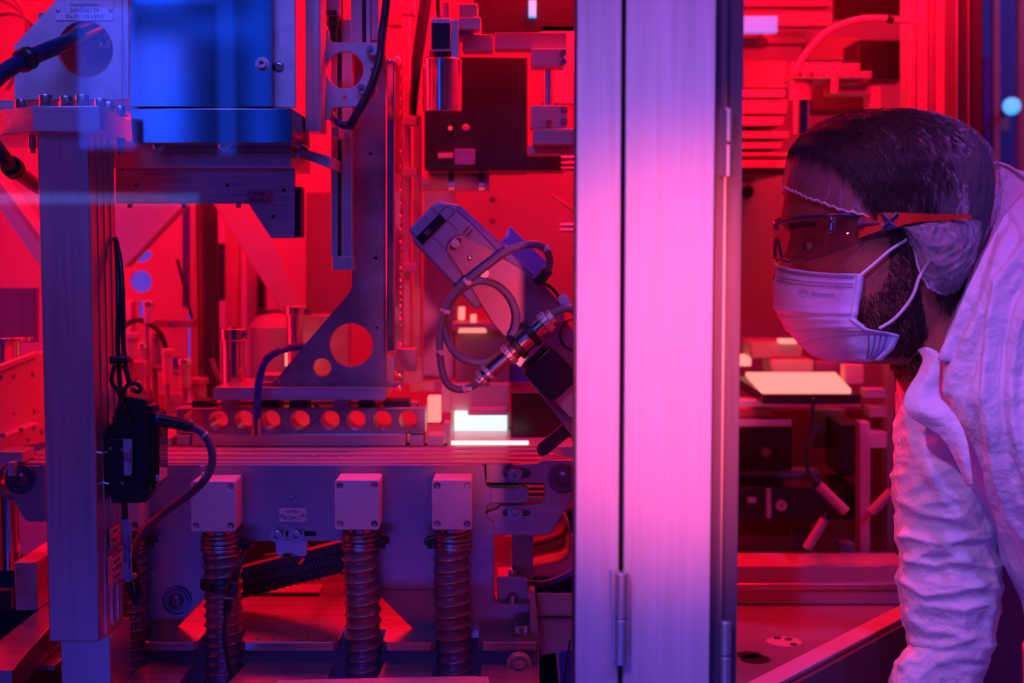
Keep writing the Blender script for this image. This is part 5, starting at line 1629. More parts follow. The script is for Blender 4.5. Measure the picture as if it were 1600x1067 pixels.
for (o0, o1, z0, z1, m_, nm) in ((-0.020, 0.006, -0.03, 0.0, PINKP, 'rail_top'), (0.006, 0.010, -0.03, -0.003, RUBBER, 'rail_groove'), (0.010, 0.016, -0.09, -0.004, DARKA, 'rail_face')):
    A = [pa - dv * .1 + sd * o0, pa - dv * .1 + sd * o1, pb + dv * .1 + sd * o1, pb + dv * .1 + sd * o0]
    MB().prism([v_ + Vector((0, 0, z1)) for v_ in A], [], Vector((0, 0, z0 - z1))).build(nm, m_, e, 0.0006)
simple('plinth', 'dark machine base under the right bay', 'base', [('base_body', MB().wbox((P(1100, 1040, 1.6).x, 1.95, 0), (P(1400, 960, 2.1).x, 2.45, zf - 0.021)), DARKP, 0.002)])
# ------------------------------------------------------------------ the person in the white coverall
YHD = 1.48
KH = YHD / F


def H(x, y, d):
    """point of the head: photo-plane position at the head's middle plane, d pixels towards the near side"""
    p = P(x, y, YHD)
    return Vector((p.x, YHD - d * KH, p.z))


def HP(x, y, d):
    """point that appears at pixel x, y and lies d towards the near side"""
    return P(x, y, YHD - d * KH)


def lerp_tab(tab, t):
    if t <= tab[0][0]:
        return tab[0][1:]
    for a, b in zip(tab, tab[1:]):
        if t <= b[0]:
            k = (t - a[0]) / (b[0] - a[0])
            k2 = k * k * (3 - 2 * k) * 0.35 + k * 0.65
            return tuple(p + (q - p) * k2 for p, q in zip(a[1:], b[1:]))
    return tab[-1][1:]


#        y    front  back  halfw  n
HEAD = [(170, 1378, 1398, 8, 2.0), (173, 1352, 1425, 32, 2.0), (180, 1318, 1456, 55, 2.0), (192, 1290, 1484, 74, 2.1), (210, 1264, 1507, 91, 2.1), (235, 1246, 1523, 106, 2.2),
        (262, 1236, 1531, 114, 2.25), (290, 1231, 1534, 118, 2.3), (318, 1227, 1531, 117, 2.4), (340, 1223, 1526, 114, 2.4), (352, 1227, 1522, 111, 2.35), (366, 1236, 1517, 108, 2.3),
        (400, 1238, 1505, 104, 2.2), (440, 1234, 1492, 102, 2.1), (480, 1229, 1483, 98, 2.0), (510, 1235, 1478, 90, 1.9), (535, 1250, 1476, 78, 1.8), (550, 1268, 1477, 64, 1.8), (560, 1295, 1478, 52, 1.8), (566, 1310, 1478, 42, 1.8)]
XMID = 1395
NOSE = [(362, 0), (380, 6), (400, 14), (420, 24), (434, 29), (447, 22), (458, 4), (464, 0)]


def head_ring(y, a, off=0.0):
    xf, xb, hw, n = lerp_tab(HEAD, y)
    xf -= off
    xb += off
    hw += off
    c, s = math.cos(a), math.sin(a)
    q = (abs(c) ** n + abs(s) ** n) ** (-1 / n)
    c *= q
    s *= q
    x = XMID - c * ((XMID - xf) if c > 0 else (xb - XMID))
    return x, s * hw


def head_pt(y, a, off=0.0, feat=True):
    x, d = head_ring(y, a, off)
    if feat and math.cos(a) > 0:
        ns = lerp_tab(NOSE, y)[0]
        wd = 9 + 0.30 * ns
        x -= ns * math.exp(-(d / wd) ** 2)
        for sg in (-1, 1):
            g = math.exp(-(((d - sg * 36) / 20) ** 2) - (((y - 379) / 15) ** 2))
            x += 15 * g
            g = math.exp(-(((d - sg * 62) / 24) ** 2) - (((y - 420) / 20) ** 2))
            x -= 6 * g
            g = math.exp(-(((d - sg * 40) / 30) ** 2) - (((y - 350) / 9) ** 2))
            x -= 4 * g
    return H(x, y, d)


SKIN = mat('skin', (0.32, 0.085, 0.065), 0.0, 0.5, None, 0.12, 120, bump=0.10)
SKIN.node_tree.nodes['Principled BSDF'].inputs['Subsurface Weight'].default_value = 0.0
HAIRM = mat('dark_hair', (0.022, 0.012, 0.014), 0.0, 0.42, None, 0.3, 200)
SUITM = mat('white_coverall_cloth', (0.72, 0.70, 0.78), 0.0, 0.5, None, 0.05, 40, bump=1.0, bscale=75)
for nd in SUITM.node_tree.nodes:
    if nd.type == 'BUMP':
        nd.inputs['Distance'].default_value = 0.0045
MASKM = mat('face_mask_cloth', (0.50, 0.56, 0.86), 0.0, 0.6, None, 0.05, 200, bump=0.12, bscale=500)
STRAPM = mat('white_strap', (0.8, 0.78, 0.85), 0, 0.6)

# body: head, ears and neck melt into one surface
mb = MB()
ys = [170, 171.5, 173, 176, 180, 186, 192, 200] + [200 + 5 * i for i in range(1, 74)] + [566]
NA = 96
for y in ys:
    for i in range(NA):
        mb.v.append(head_pt(y, 2 * PI * i / NA))
for k in range(len(ys) - 1):
    for i in range(NA):
        j = (i + 1) % NA
        mb.f.append((k * NA + i, k * NA + j, (k + 1) * NA + j, (k + 1) * NA + i))
mb.f.append(tuple(range(NA)))
mb.f.append(tuple((len(ys) - 1) * NA + i for i in range(NA)))
# neck and chest core
nk = [(430, 1445, 62, 72), (480, 1445, 66, 78), (530, 1452, 68, 82), (570, 1462, 70, 88), (610, 1482, 70, 85), (650, 1525, 75, 90), (720, 1600, 85, 120), (850, 1670, 95, 130), (1000, 1720, 95, 130)]
vs, fs = [], []
for k, (y, cx, rx, ry) in enumerate(nk):
    for i in range(48):
        a = 2 * PI * i / 48
        vs.append(H(cx + rx * math.cos(a), y, ry * math.sin(a)))
for k in range(len(nk) - 1):
    for i in range(48):
        j = (i + 1) % 48
        fs.append((k * 48 + i, k * 48 + j, (k + 1) * 48 + j, (k + 1) * 48 + i))
fs += [tuple(range(48)), tuple((len(nk) - 1) * 48 + i for i in range(48))]
mb.add(vs, fs)
# ears
for sg in (1, -1):
    c = H(1436, 388, sg * 104)
    rim = []
    for i in range(20):
        a = R(-60) + R(300) * i / 19
        rim.append(c + Vector((math.cos(a) * 24 * KH, -sg * (10 + 5 * math.cos(a)) * KH, math.sin(a) * 40 * KH)))
    mb.tube(rim, 6.5 * KH, 10, 3)
    mb.tube([c + Vector((-6 * KH, -sg * 4 * KH, 22 * KH)), c + Vector((6 * KH, -sg * 8 * KH, 4 * KH)), c + Vector((-4 * KH, -sg * 5 * KH, -18 * KH))], 6 * KH, 10, 5)
    vs = []
    mb.lathe(c + Vector((0, sg * 6 * KH, 0)), (0, -sg, 0), [(0, 20 * KH), (7 * KH, 19 * KH), (9 * KH, 8 * KH), (9 * KH, 0.0001)], 24)
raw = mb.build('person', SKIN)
rm = raw.modifiers.new('rm', 'REMESH')
rm.mode = 'VOXEL'
rm.voxel_size = 0.0021
rm.use_smooth_shade = True
sm = raw.modifiers.new('sm', 'SMOOTH')
sm.factor = 0.5
sm.iterations = 4
bpy.context.view_layer.update()
me = bpy.data.meshes.new_from_object(raw.evaluated_get(bpy.context.evaluated_depsgraph_get()))
raw.modifiers.clear()
raw.data = me
me.polygons.foreach_set('use_smooth', [True] * len(me.polygons))
man = raw
tag(man, 'person in white hooded coverall, hair net, safety glasses and mask, leaning in and looking left', 'person')

# eyes
for sg in (1, -1):
    c = H(1262, 383, sg * 36)
    e = MB()
    e.lathe(c + Vector((13 * KH, 0, 0)), (-1, 0, 0), [(i * 26 * KH / 12, math.sqrt(max(0, 1 - (i / 6 - 1) ** 2)) * 13 * KH + 0.00001) for i in range(13)], 24)
    ob = e.build('eye', mat('eye_white', (0.55, 0.5, 0.52), 0, 0.15) if 'eye_white' not in MATS else MATS['eye_white'], man)
    dr = Vector((-0.97, -0.10 * 1, -0.12)).normalized()
    MB().lathe(c + dr * 12.4 * KH, dr, [(0, 6.4 * KH), (0.8 * KH, 5.5 * KH), (1.2 * KH, 3 * KH)], 20).build('iris', mat('dark_iris', (0.02, 0.01, 0.01), 0, 0.1) if 'dark_iris' not in MATS else MATS['dark_iris'], ob)
    for (t0, t1, nm) in ((18, 95, 'upper_eyelid'), (-75, -28, 'lower_eyelid')):
        vs, fs = [], []
        for i in range(13):
            az = R(-85 + 170 * i / 12)
            for k in range(7):
                el = R(t0 + (t1 - t0) * k / 6)
                vs.append(c + Vector((-math.cos(el) * math.cos(az), math.cos(el) * math.sin(az), math.sin(el))) * 14.6 * KH)
        for i in range(12):
            for k in range(6):
                fs.append((i * 7 + k, i * 7 + k + 1, (i + 1) * 7 + k + 1, (i + 1) * 7 + k))
        o = MB().add(vs, fs).build(nm, SKIN, man)
        s = o.modifiers.new('s', 'SOLIDIFY')
        s.thickness = 0.0008

# hair: dark cap plus strands, beard strands
rnd = random.Random(7)
HLINE = [(0, 226), (28, 232), (45, 246), (55, 268), (63, 300), (71, 336), (77, 358), (88, 374), (100, 360), (108, 400), (118, 470), (150, 480), (180, 480)]


def hairline(adeg):
    return lerp_tab(HLINE, abs(adeg))[0]


mb = MB()
NB = 180
rows = 60
idx = {}
for k in range(rows):
    for i in range(NB):
        ad = (i * 360 / NB + 180) % 360 - 180
        yl = hairline(ad) - 4
        y = 169.5 + (yl - 169.5) * (k / (rows - 1)) ** 1.2
        off = 6 + 3 * noise.noise(Vector((ad * .12, y * .06, 0)))
        if k > rows - 4:
            off *= (rows - 1 - k) / 3
        mb.v.append(head_pt(y, R(ad), off, False))
for k in range(rows - 1):
    for i in range(NB):
        j = (i + 1) % NB
        mb.f.append((k * NB + i, k * NB + j, (k + 1) * NB + j, (k + 1) * NB + i))
mb.f.append(tuple(range(NB)))
hair = mb.build('hair', HAIRM, man, sharp=180)


def strands(name, gen, m, n, L0, L1, wd, parent):
    vs, fs = [], []
    for _ in range(n):
        g = gen()
        if g is None:
            continue
        y, ad, dy, da, lift, off0 = g
        L_ = rnd.uniform(L0, L1)
        steps = 5
        prev = None
        base = len(vs)
        pts = []
        jy, ja = rnd.uniform(-.25, .25), rnd.uniform(-.25, .25)
        for s in range(steps + 1):
            t = s / steps
            yy = y + (dy + jy * t) * L_ * t
            aa = ad + (da + ja * t) * L_ * t * 0.5
            off = off0 + lift * math.sin(t * 2.2)
            pts.append(head_pt(min(565, max(170.2, yy)), R(aa), off, False))
        for s, q in enumerate(pts):
            T = (pts[min(s + 1, steps)] - pts[max(s - 1, 0)])
            if T.length < 1e-7:
                T = Vector((1, 0, 0))
            T.normalize()
            u = T.cross(Vector((0.1, -1, 0.1))).normalized()
            v = T.cross(u)
            r = wd * KH * (1 - 0.75 * s / steps)
            for c in range(3):
                a = 2 * PI * c / 3
                vs.append(q + (u * math.cos(a) + v * math.sin(a)) * r)
        for s in range(steps):
            for c in range(3):
                d = (c + 1) % 3
                fs.append((base + s * 3 + c, base + s * 3 + d, base + (s + 1) * 3 + d, base + (s + 1) * 3 + c))
    o = MB()
    o.v, o.f = [Vector(v) for v in vs], fs
    me = bpy.data.meshes.new(name)
    me.from_pydata(vs, [], fs)
    me.polygons.foreach_set('use_smooth', [True] * len(fs))
    me.materials.append(m)
    ob = bpy.data.objects.new(name, me)
    COL.objects.link(ob)
    ob.parent = parent
    return ob


def g_hair():
    ad = rnd.uniform(-150, 178)
    if ad < 0 and rnd.random() < .6:
        return None
    y = rnd.uniform(172, hairline(ad) - 2)
    k = min(1, max(0, (y - 175) / 60))
    # combed back from the brow, turning down at the sides and back
    da = (1.0 - 0.75 * k) * (1 if ad > 0 else -1)
    return y, ad, 0.25 + 0.75 * k, da * 0.8, rnd.uniform(1, 4), 8


strands('hair_strands', g_hair, mat('hair_strand', (0.05, 0.03, 0.035), 0, 0.35), 16000, 14, 34, 0.6, hair)


def beard_density(y, ad):
    # sideburn, cheek and jaw
    if 78 < ad < 98 and 350 < y <= 440:
        return 0.8
    up = lerp_tab([(20, 500), (45, 485), (60, 468), (70, 452), (78, 424), (86, 400), (96, 430), (108, 500)], ad)[0]
    if y > up and ad < 112:
        return min(1.0, (y - up) / 22 + 0.15)
    return 0


def g_beard():
    ad = rnd.uniform(38, 112)
    y = rnd.uniform(345, 552)
    if rnd.random() > beard_density(y, ad):
        return None
    return y, ad, 0.85, rnd.uniform(-.1, .5), rnd.uniform(0.6, 1.8), 0.0


strands('beard', g_beard, mat('beard_hair', (0.03, 0.014, 0.014), 0, 0.45), 16000, 4, 8, 0.42, man)


def g_brow():
    t = rnd.random()
    ad = 12 + 27 * t
    return rnd.uniform(350, 358) - 4 * t, ad, 0.15, 0.9, 1.5, 3


strands('eyebrow', g_brow, HAIRM, 260, 6, 10, 0.6, man)
# stubble on the neck below the jaw
vs, fs = [], []
for _ in range(2600):
    t = rnd.random() ** 1.3
    y = 545 + 50 * t
    a = rnd.uniform(R(100), R(290))
    _, cx, rx, ry = (0, *lerp_tab([(r[0], r[1], r[2], r[3]) for r in nk], y))
    if rnd.random() < t * 0.7:
        continue
    p0 = H(cx + rx * math.cos(a), y, ry * abs(math.sin(a)))
    dr = Vector((math.cos(a) * .5 + .3, -abs(math.sin(a)) * .5, -0.9)).normalized() * rnd.uniform(5, 9) * KH
    b = len(vs)
    w_ = 0.5 * KH
    for q, r in ((p0, w_), (p0 + dr, w_ * .3)):
        for c in range(3):
            aa = 2 * PI * c / 3
            vs.append(q + Vector((math.cos(aa) * r, math.sin(aa) * r, 0)))
    for c in range(3):
        d = (c + 1) % 3
        fs.append((b + c, b + d, b + 3 + d, b + 3 + c))
MB().add(vs, fs).build('neck_stubble', MATS['beard_hair'], man)

# ------------------------------------------------------------------ hair net
m, nt, b = _nodes('hair_net_fleece')
MATS['hair_net_fleece'] = m
N, L = nt.nodes.new, nt.links.new
b.inputs['Base Color'].default_value = (0.55, 0.48, 0.56, 1)
b.inputs['Roughness'].default_value = 0.6
tc = N('ShaderNodeTexCoord')
mp = N('ShaderNodeMapping')
mp.inputs['Scale'].default_value = (1, 1, 0.35)
L(tc.outputs['Object'], mp.inputs['Vector'])
n1 = N('ShaderNodeTexNoise')
n1.inputs['Scale'].default_value = 22
n1.inputs['Detail'].default_value = 5
n1.inputs['Distortion'].default_value = 1.2
L(mp.outputs[0], n1.inputs['Vector'])
# thin creases: narrow band where the noise crosses its middle
sb = N('ShaderNodeMath'); sb.operation = 'SUBTRACT'; sb.inputs[1].default_value = 0.5
ab = N('ShaderNodeMath'); ab.operation = 'ABSOLUTE'
L(n1.outputs['Fac'], sb.inputs[0]); L(sb.outputs[0], ab.inputs[0])
mr = N('ShaderNodeMapRange')
mr.inputs['From Min'].default_value = 0.0
mr.inputs['From Max'].default_value = 0.018
mr.inputs['To Min'].default_value = 0.55
mr.inputs['To Max'].default_value = 0.12
L(ab.outputs[0], mr.inputs['Value'])
n2 = N('ShaderNodeTexNoise')
n2.inputs['Scale'].default_value = 900
L(tc.outputs['Object'], n2.inputs['Vector'])
ml = N('ShaderNodeMath'); ml.operation = 'MULTIPLY_ADD'; ml.inputs[1].default_value = 0.12; 
L(n2.outputs['Fac'], ml.inputs[0]); L(mr.outputs[0], ml.inputs[2])
tr = N('ShaderNodeBsdfTransparent')
mx = N('ShaderNodeMixShader')
L(ml.outputs[0], mx.inputs[0])
L(tr.outputs[0], mx.inputs[1])
L(b.outputs[0], mx.inputs[2])
L(mx.outputs[0], nt.nodes['Material Output'].inputs['Surface'])
NETM = m

OPEN = [(0, 293), (20, 300), (40, 315), (58, 332), (74, 343), (84, 352), (90, 385), (96, 425), (104, 446), (116, 455), (128, 452), (145, 440), (180, 430)]
mb = MB()
NR, NC = 110, 300
for k in range(NR):
    t = k / (NR - 1)
    for i in range(NC):
        ad = (i * 360 / NC + 180) % 360 - 180
        aa = abs(ad)
        yo = lerp_tab(OPEN, aa)[0]
        y = 167 + (yo - 167) * t
        yh = 170.2 + (yo - 170.2) * t
        bk = max(0, (aa - 90) / 90)
        ear = math.exp(-((aa - 107) / 27) ** 2 - ((y - 405) / 46) ** 2)
        off = 5.5 + 20 * bk * (0.35 + 0.65 * math.sin(min(1, t * 1.1) * PI * 0.9)) + 25 * ear
        q = Vector((aa * .055, y * .02, 0 if ad > 0 else 5))
        cr = noise.noise(q * 1.0) * 2.2
        fold = 1 - abs(noise.noise(Vector((aa * .16 + y * .012, y * .018, 3 if ad > 0 else 9)))) * 3
        off += cr + max(0, fold) ** 3 * 3.0
        crump = ear + max(0, t - .75) * 1.2 * (1 if aa > 75 else 0)
        off += crump * (noise.noise(Vector((aa * .30, y * .09, 1))) * 9 + noise.noise(Vector((aa * .8, y * .2, 2))) * 3)
        off *= (1 - 0.55 * max(0, t - .85) / .15)
        mb.v.append(head_pt(yh, R(ad), max(3, off), False))
for k in range(NR - 1):
    for i in range(NC):
        j = (i + 1) % NC
        mb.f.append((k * NC + i, k * NC + j, (k + 1) * NC + j, (k + 1) * NC + i))
mb.f.append(tuple(range(NC)))
net = mb.build('hair_net', NETM, man, sharp=180)
edge = []
for i in range(0, 241):
    ad = -178 + 356 * i / 240
    y = lerp_tab(OPEN, abs(ad))[0]
    ear = math.exp(-((abs(ad) - 108) / 22) ** 2)
    edge.append(head_pt(y + 1.2 * math.sin(i * 1.9), R(ad), 4.0 + 5 * ear + 0.8 * math.sin(i * 2.7), False))
EDGEM = mat('net_elastic', (0.75, 0.66, 0.76), 0, 0.7, None, 0.3, 300, bump=0.6, bscale=900)
MB().tube(edge, lambda t: (1.7 + 1.0 * noise.noise(Vector((t * 160, 0, 0)))) * KH, 8, 2).build('elastic_edge', EDGEM, net, sharp=180)
FOLDM = NETM.copy()
FOLDM.name = 'hair_net_gathers'
for nd in FOLDM.node_tree.nodes:
    if nd.type == 'MAP_RANGE':
        nd.inputs['To Max'].default_value = 0.30
        nd.inputs['To Min'].default_value = 0.7
# gathered fleece over the ear
vs, fs = [], []
GA, GY = 110, 80
for i in range(GA + 1):
    u_ = i / GA
    for k in range(GY + 1):
        v_ = k / GY
        ad = 74 + 74 * u_
        yt = 353 - 14 * math.sin(PI * u_) + 10 * (1 - u_)
        yb = 372 + (OPEN and lerp_tab(OPEN, ad)[0] - 372) * 1.0 + 3
        y = yt + (yb - yt) * v_
        b_u = math.sin(PI * min(1, u_ * 1.05 + .02)) ** 0.6
        b_v = math.sin(PI * (0.06 + 0.90 * v_)) ** 0.6
        off = 7 + 27 * b_u * b_v
        s1 = 1 - 2.4 * abs(noise.noise(Vector((u_ * 5.0 + v_ * 2.0, v_ * 2.2 - u_ * 1.5, 5))))
        s2 = 1 - 2.4 * abs(noise.noise(Vector((u_ * 11 + v_ * 3, v_ * 5, 9))))
        off += (5.5 * s1 + 2.5 * s2) * (0.35 + 0.65 * b_u * b_v)
        vs.append(head_pt(y, R(ad + 1.5 * noise.noise(Vector((v_ * 6, u_ * 6, 1)))), max(5, off), False))
for i in range(GA):
    for k in range(GY):
        a_ = i * (GY + 1) + k
        fs.append((a_, a_ + 1, a_ + GY + 2, a_ + GY + 1))
MB().add(vs, fs).build('ear_gather', FOLDM, net, sharp=180)

# ------------------------------------------------------------------ face mask
#       front x, y     side x, y, depth
MROW = [(0, 1217, 412, 1318, 426, 100), (1, 1212, 440, 1316, 448, 101), (2, 1210, 470, 1311, 476, 101), (3, 1217, 494, 1308, 494, 101), (4, 1230, 517, 1328, 509, 100),
        (5, 1247, 538, 1374, 516, 96), (6, 1268, 556, 1367, 537, 88), (7, 1302, 567, 1352, 555, 74), (8, 1335, 566, 1345, 562, 50)]


def mask_pt(v, t, off=0.0):
    """v row 0..8, t -1..1 across the face"""
    xf, yf, xs, ys_, D = lerp_tab(MROW, v)
    a = abs(t) * PI / 2
    n = 2.25
    c, s = math.cos(a), math.sin(a)
    q = (c ** n + s ** n) ** (-1 / n)
    c, s = c * q, s * q
    # sharper nose ridge at the top rows
    ridge = 5 * math.exp(-(t / .12) ** 2) * max(0, 1 - v / 3.2)
    x = xs - (xs - xf) * c - ridge - off * c
    y = yf + (ys_ - yf) * s
    # pleats: each fold steps out a little, plus creases
    st = 0
    for vv, am in ((2.45, 3.6), (3.6, 2.4), (4.7, 2.4)):
        z = v - vv - 0.35 * (1 - abs(t)) * (vv > 3)
        st += am * math.exp(-(z / .16) ** 2) * (0.5 + 0.5 * c)
        st += -am * .5 * math.exp(-((z - .3) / .18) ** 2)
    st += 2.0 * noise.noise(Vector((t * 2.4 + 3, v * .9, 0)))
    st += 1.2 * noise.noise(Vector((t * 6 + 3, v * 2.0, 4)))
    x -= st * c
    d = D * s + st * s + off * s
    return H(x, y, d if t > 0 else -d)


vs, fs = [], []
NV, NT = 90, 120
for k in range(NV):
    for i in range(NT):
        vs.append(mask_pt(8 * k / (NV - 1), -1 + 2 * i / (NT - 1)))
for k in range(NV - 1):
    for i in range(NT - 1):
        fs.append((k * NT + i, k * NT + i + 1, (k + 1) * NT + i + 1, (k + 1) * NT + i))
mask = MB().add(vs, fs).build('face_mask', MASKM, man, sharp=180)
s = mask.modifiers.new('s', 'SOLIDIFY')
s.thickness = 0.0012
MB().tube([mask_pt(0.05, -1 + 2 * i / 60, 0.6) for i in range(61)], 1.8 * KH, 8, 1).build('top_binding', MASKM, mask)
for sg in (1, -1):
    col = [mask_pt(7.0 * i / 40, sg * 1.0, 1.5) for i in range(41)]
    vs, fs = [], []
    for q in col:
        vs += [q + Vector((-5 * KH, -sg * 2 * KH, 0)), q + Vector((5 * KH, -sg * 1 * KH, 0))]
    for i in range(40):
        fs.append((2 * i, 2 * i + 1, 2 * i + 3, 2 * i + 2))
    o = MB().add(vs, fs).build('side_binding', MASKM, mask)
    s = o.modifiers.new('s', 'SOLIDIFY')
    s.thickness = 0.0016
DOTM = mat('stitch_shadow', (0.10, 0.09, 0.26), 0, 0.7)
mb = MB()
for row, v0 in enumerate((0.22, 0.30, 0.62, 0.82)):
    for i in range(38):
        t = 0.10 + 0.84 * i / 37
        q = mask_pt(v0 + 0.0 * i, t, 0.9)
        mb.obox(q, (1.0 * KH, 0, 0), (0, 1.0 * KH, 0), (0, 0, 0.9 * KH))
mb.build('stitching', DOTM, mask)
mb = MB()
for i in range(14):
    for j in range(4):
        q = mask_pt(5.15 + 0.135 * i, 0.80 + 0.045 * j, 0.9)
        mb.obox(q, (1.0 * KH, 0, 0), (0, 0.9 * KH, 0), (0, 0, 0.8 * KH))
mb.build('stitching', DOTM, mask)
# print on the mask, laid on the cloth
PRM = mat('mask_print', (0.16, 0.16, 0.5), 0, 0.6)
def mask_text(body, t0, t1, v0, hv, oval=False):
    cu = bpy.data.curves.new('tx', 'FONT')
    cu.body = body
    cu.size = 1.0
    cu.resolution_u = 2
    o = bpy.data.objects.new('tmp', cu)
    COL.objects.link(o)
    bpy.context.view_layer.update()
    me = bpy.data.meshes.new_from_object(o.evaluated_get(bpy.context.evaluated_depsgraph_get()))
    bpy.data.objects.remove(o)
    xs = [v.co.x for v in me.vertices]
    x0, x1 = min(xs), max(xs)
    for v in me.vertices:
        t = t0 + (t1 - t0) * (v.co.x - x0) / (x1 - x0)
        q = mask_pt(v0 - v.co.y * hv, t, 1.2)
        v.co = q
    me.materials.clear()
    me.materials.append(PRM)
    ob = bpy.data.objects.new('print', me)
    COL.objects.link(ob)
    ob.parent = mask
mask_text('BYD', 0.475, 0.535, 1.42, 0.28)
mask_text('| Bemmach', 0.575, 0.80, 1.46, 0.36)
ov = []
for i in range(29):
    a = 2 * PI * i / 28
    ov.append(mask_pt(1.33 + 0.20 * math.sin(a), 0.505 + 0.048 * math.cos(a), 1.1))
MB().tube(ov, 0.45 * KH, 6, 1).build('print_oval', PRM, mask)
for nm, pts in (('upper_strap', [(1340, 434, 103), (1365, 413, 109), (1392, 390, 113), (1420, 372, 113), (1445, 352, 108)]),
                ('lower_strap', [(1374, 513, 99), (1395, 500, 106), (1414, 480, 110), (1428, 458, 113), (1437, 432, 116), (1452, 408, 119)])):
    MB().tube([HP(*p_) for p_ in pts], 2.4 * KH, 8, 8).build(nm, STRAPM, mask)

# ------------------------------------------------------------------ safety glasses
LENSM = mat_glass('lens_tint', (0.86, 0.70, 0.76), gloss=0.10, rough=0.03)
RIMM = mat('rim_dark_blue', (0.03, 0.025, 0.10), 0, 0.3)
ARMM = mat('temple_arm_red', (0.65, 0.03, 0.02), 0, 0.3)


def lens_pt(t, y, off=0.0):
    a = abs(t) * PI / 2
    c, s = math.cos(a), math.sin(a)
    n = 2.4
    q = (c ** n + s ** n) ** (-1 / n)
    x = 1326 - (1326 - 1213 + off) * c * q
    d = (106 + off) * s * q
    return H(x, y, d if t > 0 else -d)


g = bpy.data.objects.new('safety_glasses', None)
COL.objects.link(g)
g.parent = man
TOPL = [(0.0, 352), (0.2, 346), (0.5, 340), (0.8, 337), (1.0, 340)]
BOTL = [(0.0, 372), (0.05, 376), (0.2, 404), (0.35, 409), (0.6, 402), (0.85, 388), (1.0, 372)]
for sg in (1, -1):
    vs, fs = [], []
    for i in range(41):
        t = 0.02 + 0.98 * i / 40
        y0, y1 = lerp_tab(TOPL, t)[0], lerp_tab(BOTL, t)[0]
        for k in range(11):
            vs.append(lens_pt(sg * t, y0 + (y1 - y0) * k / 10, 2 * math.sin(PI * k / 10)))
    for i in range(40):
        for k in range(10):
            fs.append((i * 11 + k, i * 11 + k + 1, (i + 1) * 11 + k + 1, (i + 1) * 11 + k))
    MB().add(vs, fs).build('lens', LENSM, g, sharp=180)
    MB().tube([lens_pt(sg * (0.02 + 0.98 * i / 30), lerp_tab(TOPL, 0.02 + 0.98 * i / 30)[0], 1) for i in range(31)], lambda t: (2.8 - 0.8 * t) * KH, 8, 1).build('upper_rim', RIMM, g)
    MB().tube([lens_pt(sg * (0.02 + 0.30 * i / 12), lerp_tab(BOTL, 0.02 + 0.30 * i / 12)[0], -1) for i in range(13)], 2.6 * KH, 8, 1).build('nose_pad', RIMM, g)
    MB().tube([lens_pt(sg * (0.33 + 0.67 * i / 12), lerp_tab(BOTL, 0.33 + 0.67 * i / 12)[0], 0) for i in range(13)], 0.8 * KH, 6, 1).build('lower_edge', RIMM, g)
    # temple arm
    top = [(1316, 336), (1340, 334), (1380, 335), (1430, 337), (1475, 338)]
    bot = [(1316, 372), (1330, 366), (1356, 356), (1400, 348), (1475, 343)]
    vs, fs = [], []
    for i in range(25):
        x = 1316 + (1475 - 1316) * i / 24
        yt, yb = lerp_tab(top, x)[0], lerp_tab(bot, x)[0]
        dd = (106 + 27 * math.sin(min(1, (x - 1316) / 75) * PI / 2)) * sg
        for yy in (yt, yb):
            vs += [H(x, yy, dd + 1.6 * sg), H(x, yy, dd - 1.6 * sg)]
    for i in range(24):
        b_0, b_1 = i * 4, (i + 1) * 4
        for p_, q_ in ((0, 1), (1, 3), (3, 2), (2, 0)):
            fs.append((b_0 + p_, b_0 + q_, b_1 + q_, b_1 + p_))
    arm = MB().add(vs, fs).build('temple_arm', ARMM, g)
    if sg == 1:
        MB().tube([H(1346, 336, 126), H(1353, 346, 129), H(1362, 355, 131)], 3.2 * KH, 8, 3).tube([H(1366, 335, 132), H(1356, 346, 130), H(1348, 358, 127)], 3.2 * KH, 8, 3).build('cross_grip', RIMM, arm)
        MB().cyl(H(1321, 350, 112), H(1343, 350, 122), 3.4 * KH, 1.2 * KH).cyl(H(1314, 350, 109), H(1322, 350, 112), 6 * KH).build('hinge_pin', LINEM, arm)
MB().tube([lens_pt(-0.05, 357, 0), lens_pt(0, 356, 2), lens_pt(0.05, 357, 0)], 3 * KH, 8, 3).build('bridge', RIMM, g)

# ------------------------------------------------------------------ coverall
suit = bpy.data.objects.new('coverall', None)
COL.objects.link(suit)
suit.parent = man


def px_of(v):
    r = v - Vector((0, 0, CAMZ))
    fw = r.y * math.cos(TH) - r.z * math.sin(TH)
    up = r.y * math.sin(TH) + r.z * math.cos(TH)
    return 800 + F * r.x / fw, 533.5 - F * up / fw


def seg_d(px, py, a, b):
    ax, ay = a
    bx, by = b
    dx, dy = bx - ax, by - ay
    t = max(0, min(1, ((px - ax) * dx + (py - ay) * dy) / (dx * dx + dy * dy)))
    ex, ey = px - ax - t * dx, py - ay - t * dy
    side = dx * ey - dy * ex
    return math.hypot(ex, ey), (1 if side > 0 else -1), t


def ridges(px, py, lines):
    """height (pixels) of soft folds along traced lines"""
    h = 0
    for pts, w_, am in lines:
        best, bt = 1e9, 0
        for k in range(len(pts) - 1):
            d, sd, t = seg_d(px, py, pts[k], pts[k + 1])
            if d < best:
                best = d
                bt = (k + t) / (len(pts) - 1)
        if best < 3.5 * w_:
            h += am * math.exp(-(best / w_) ** 2) * min(1, 4 * min(bt + .12, 1.12 - bt))
    return h


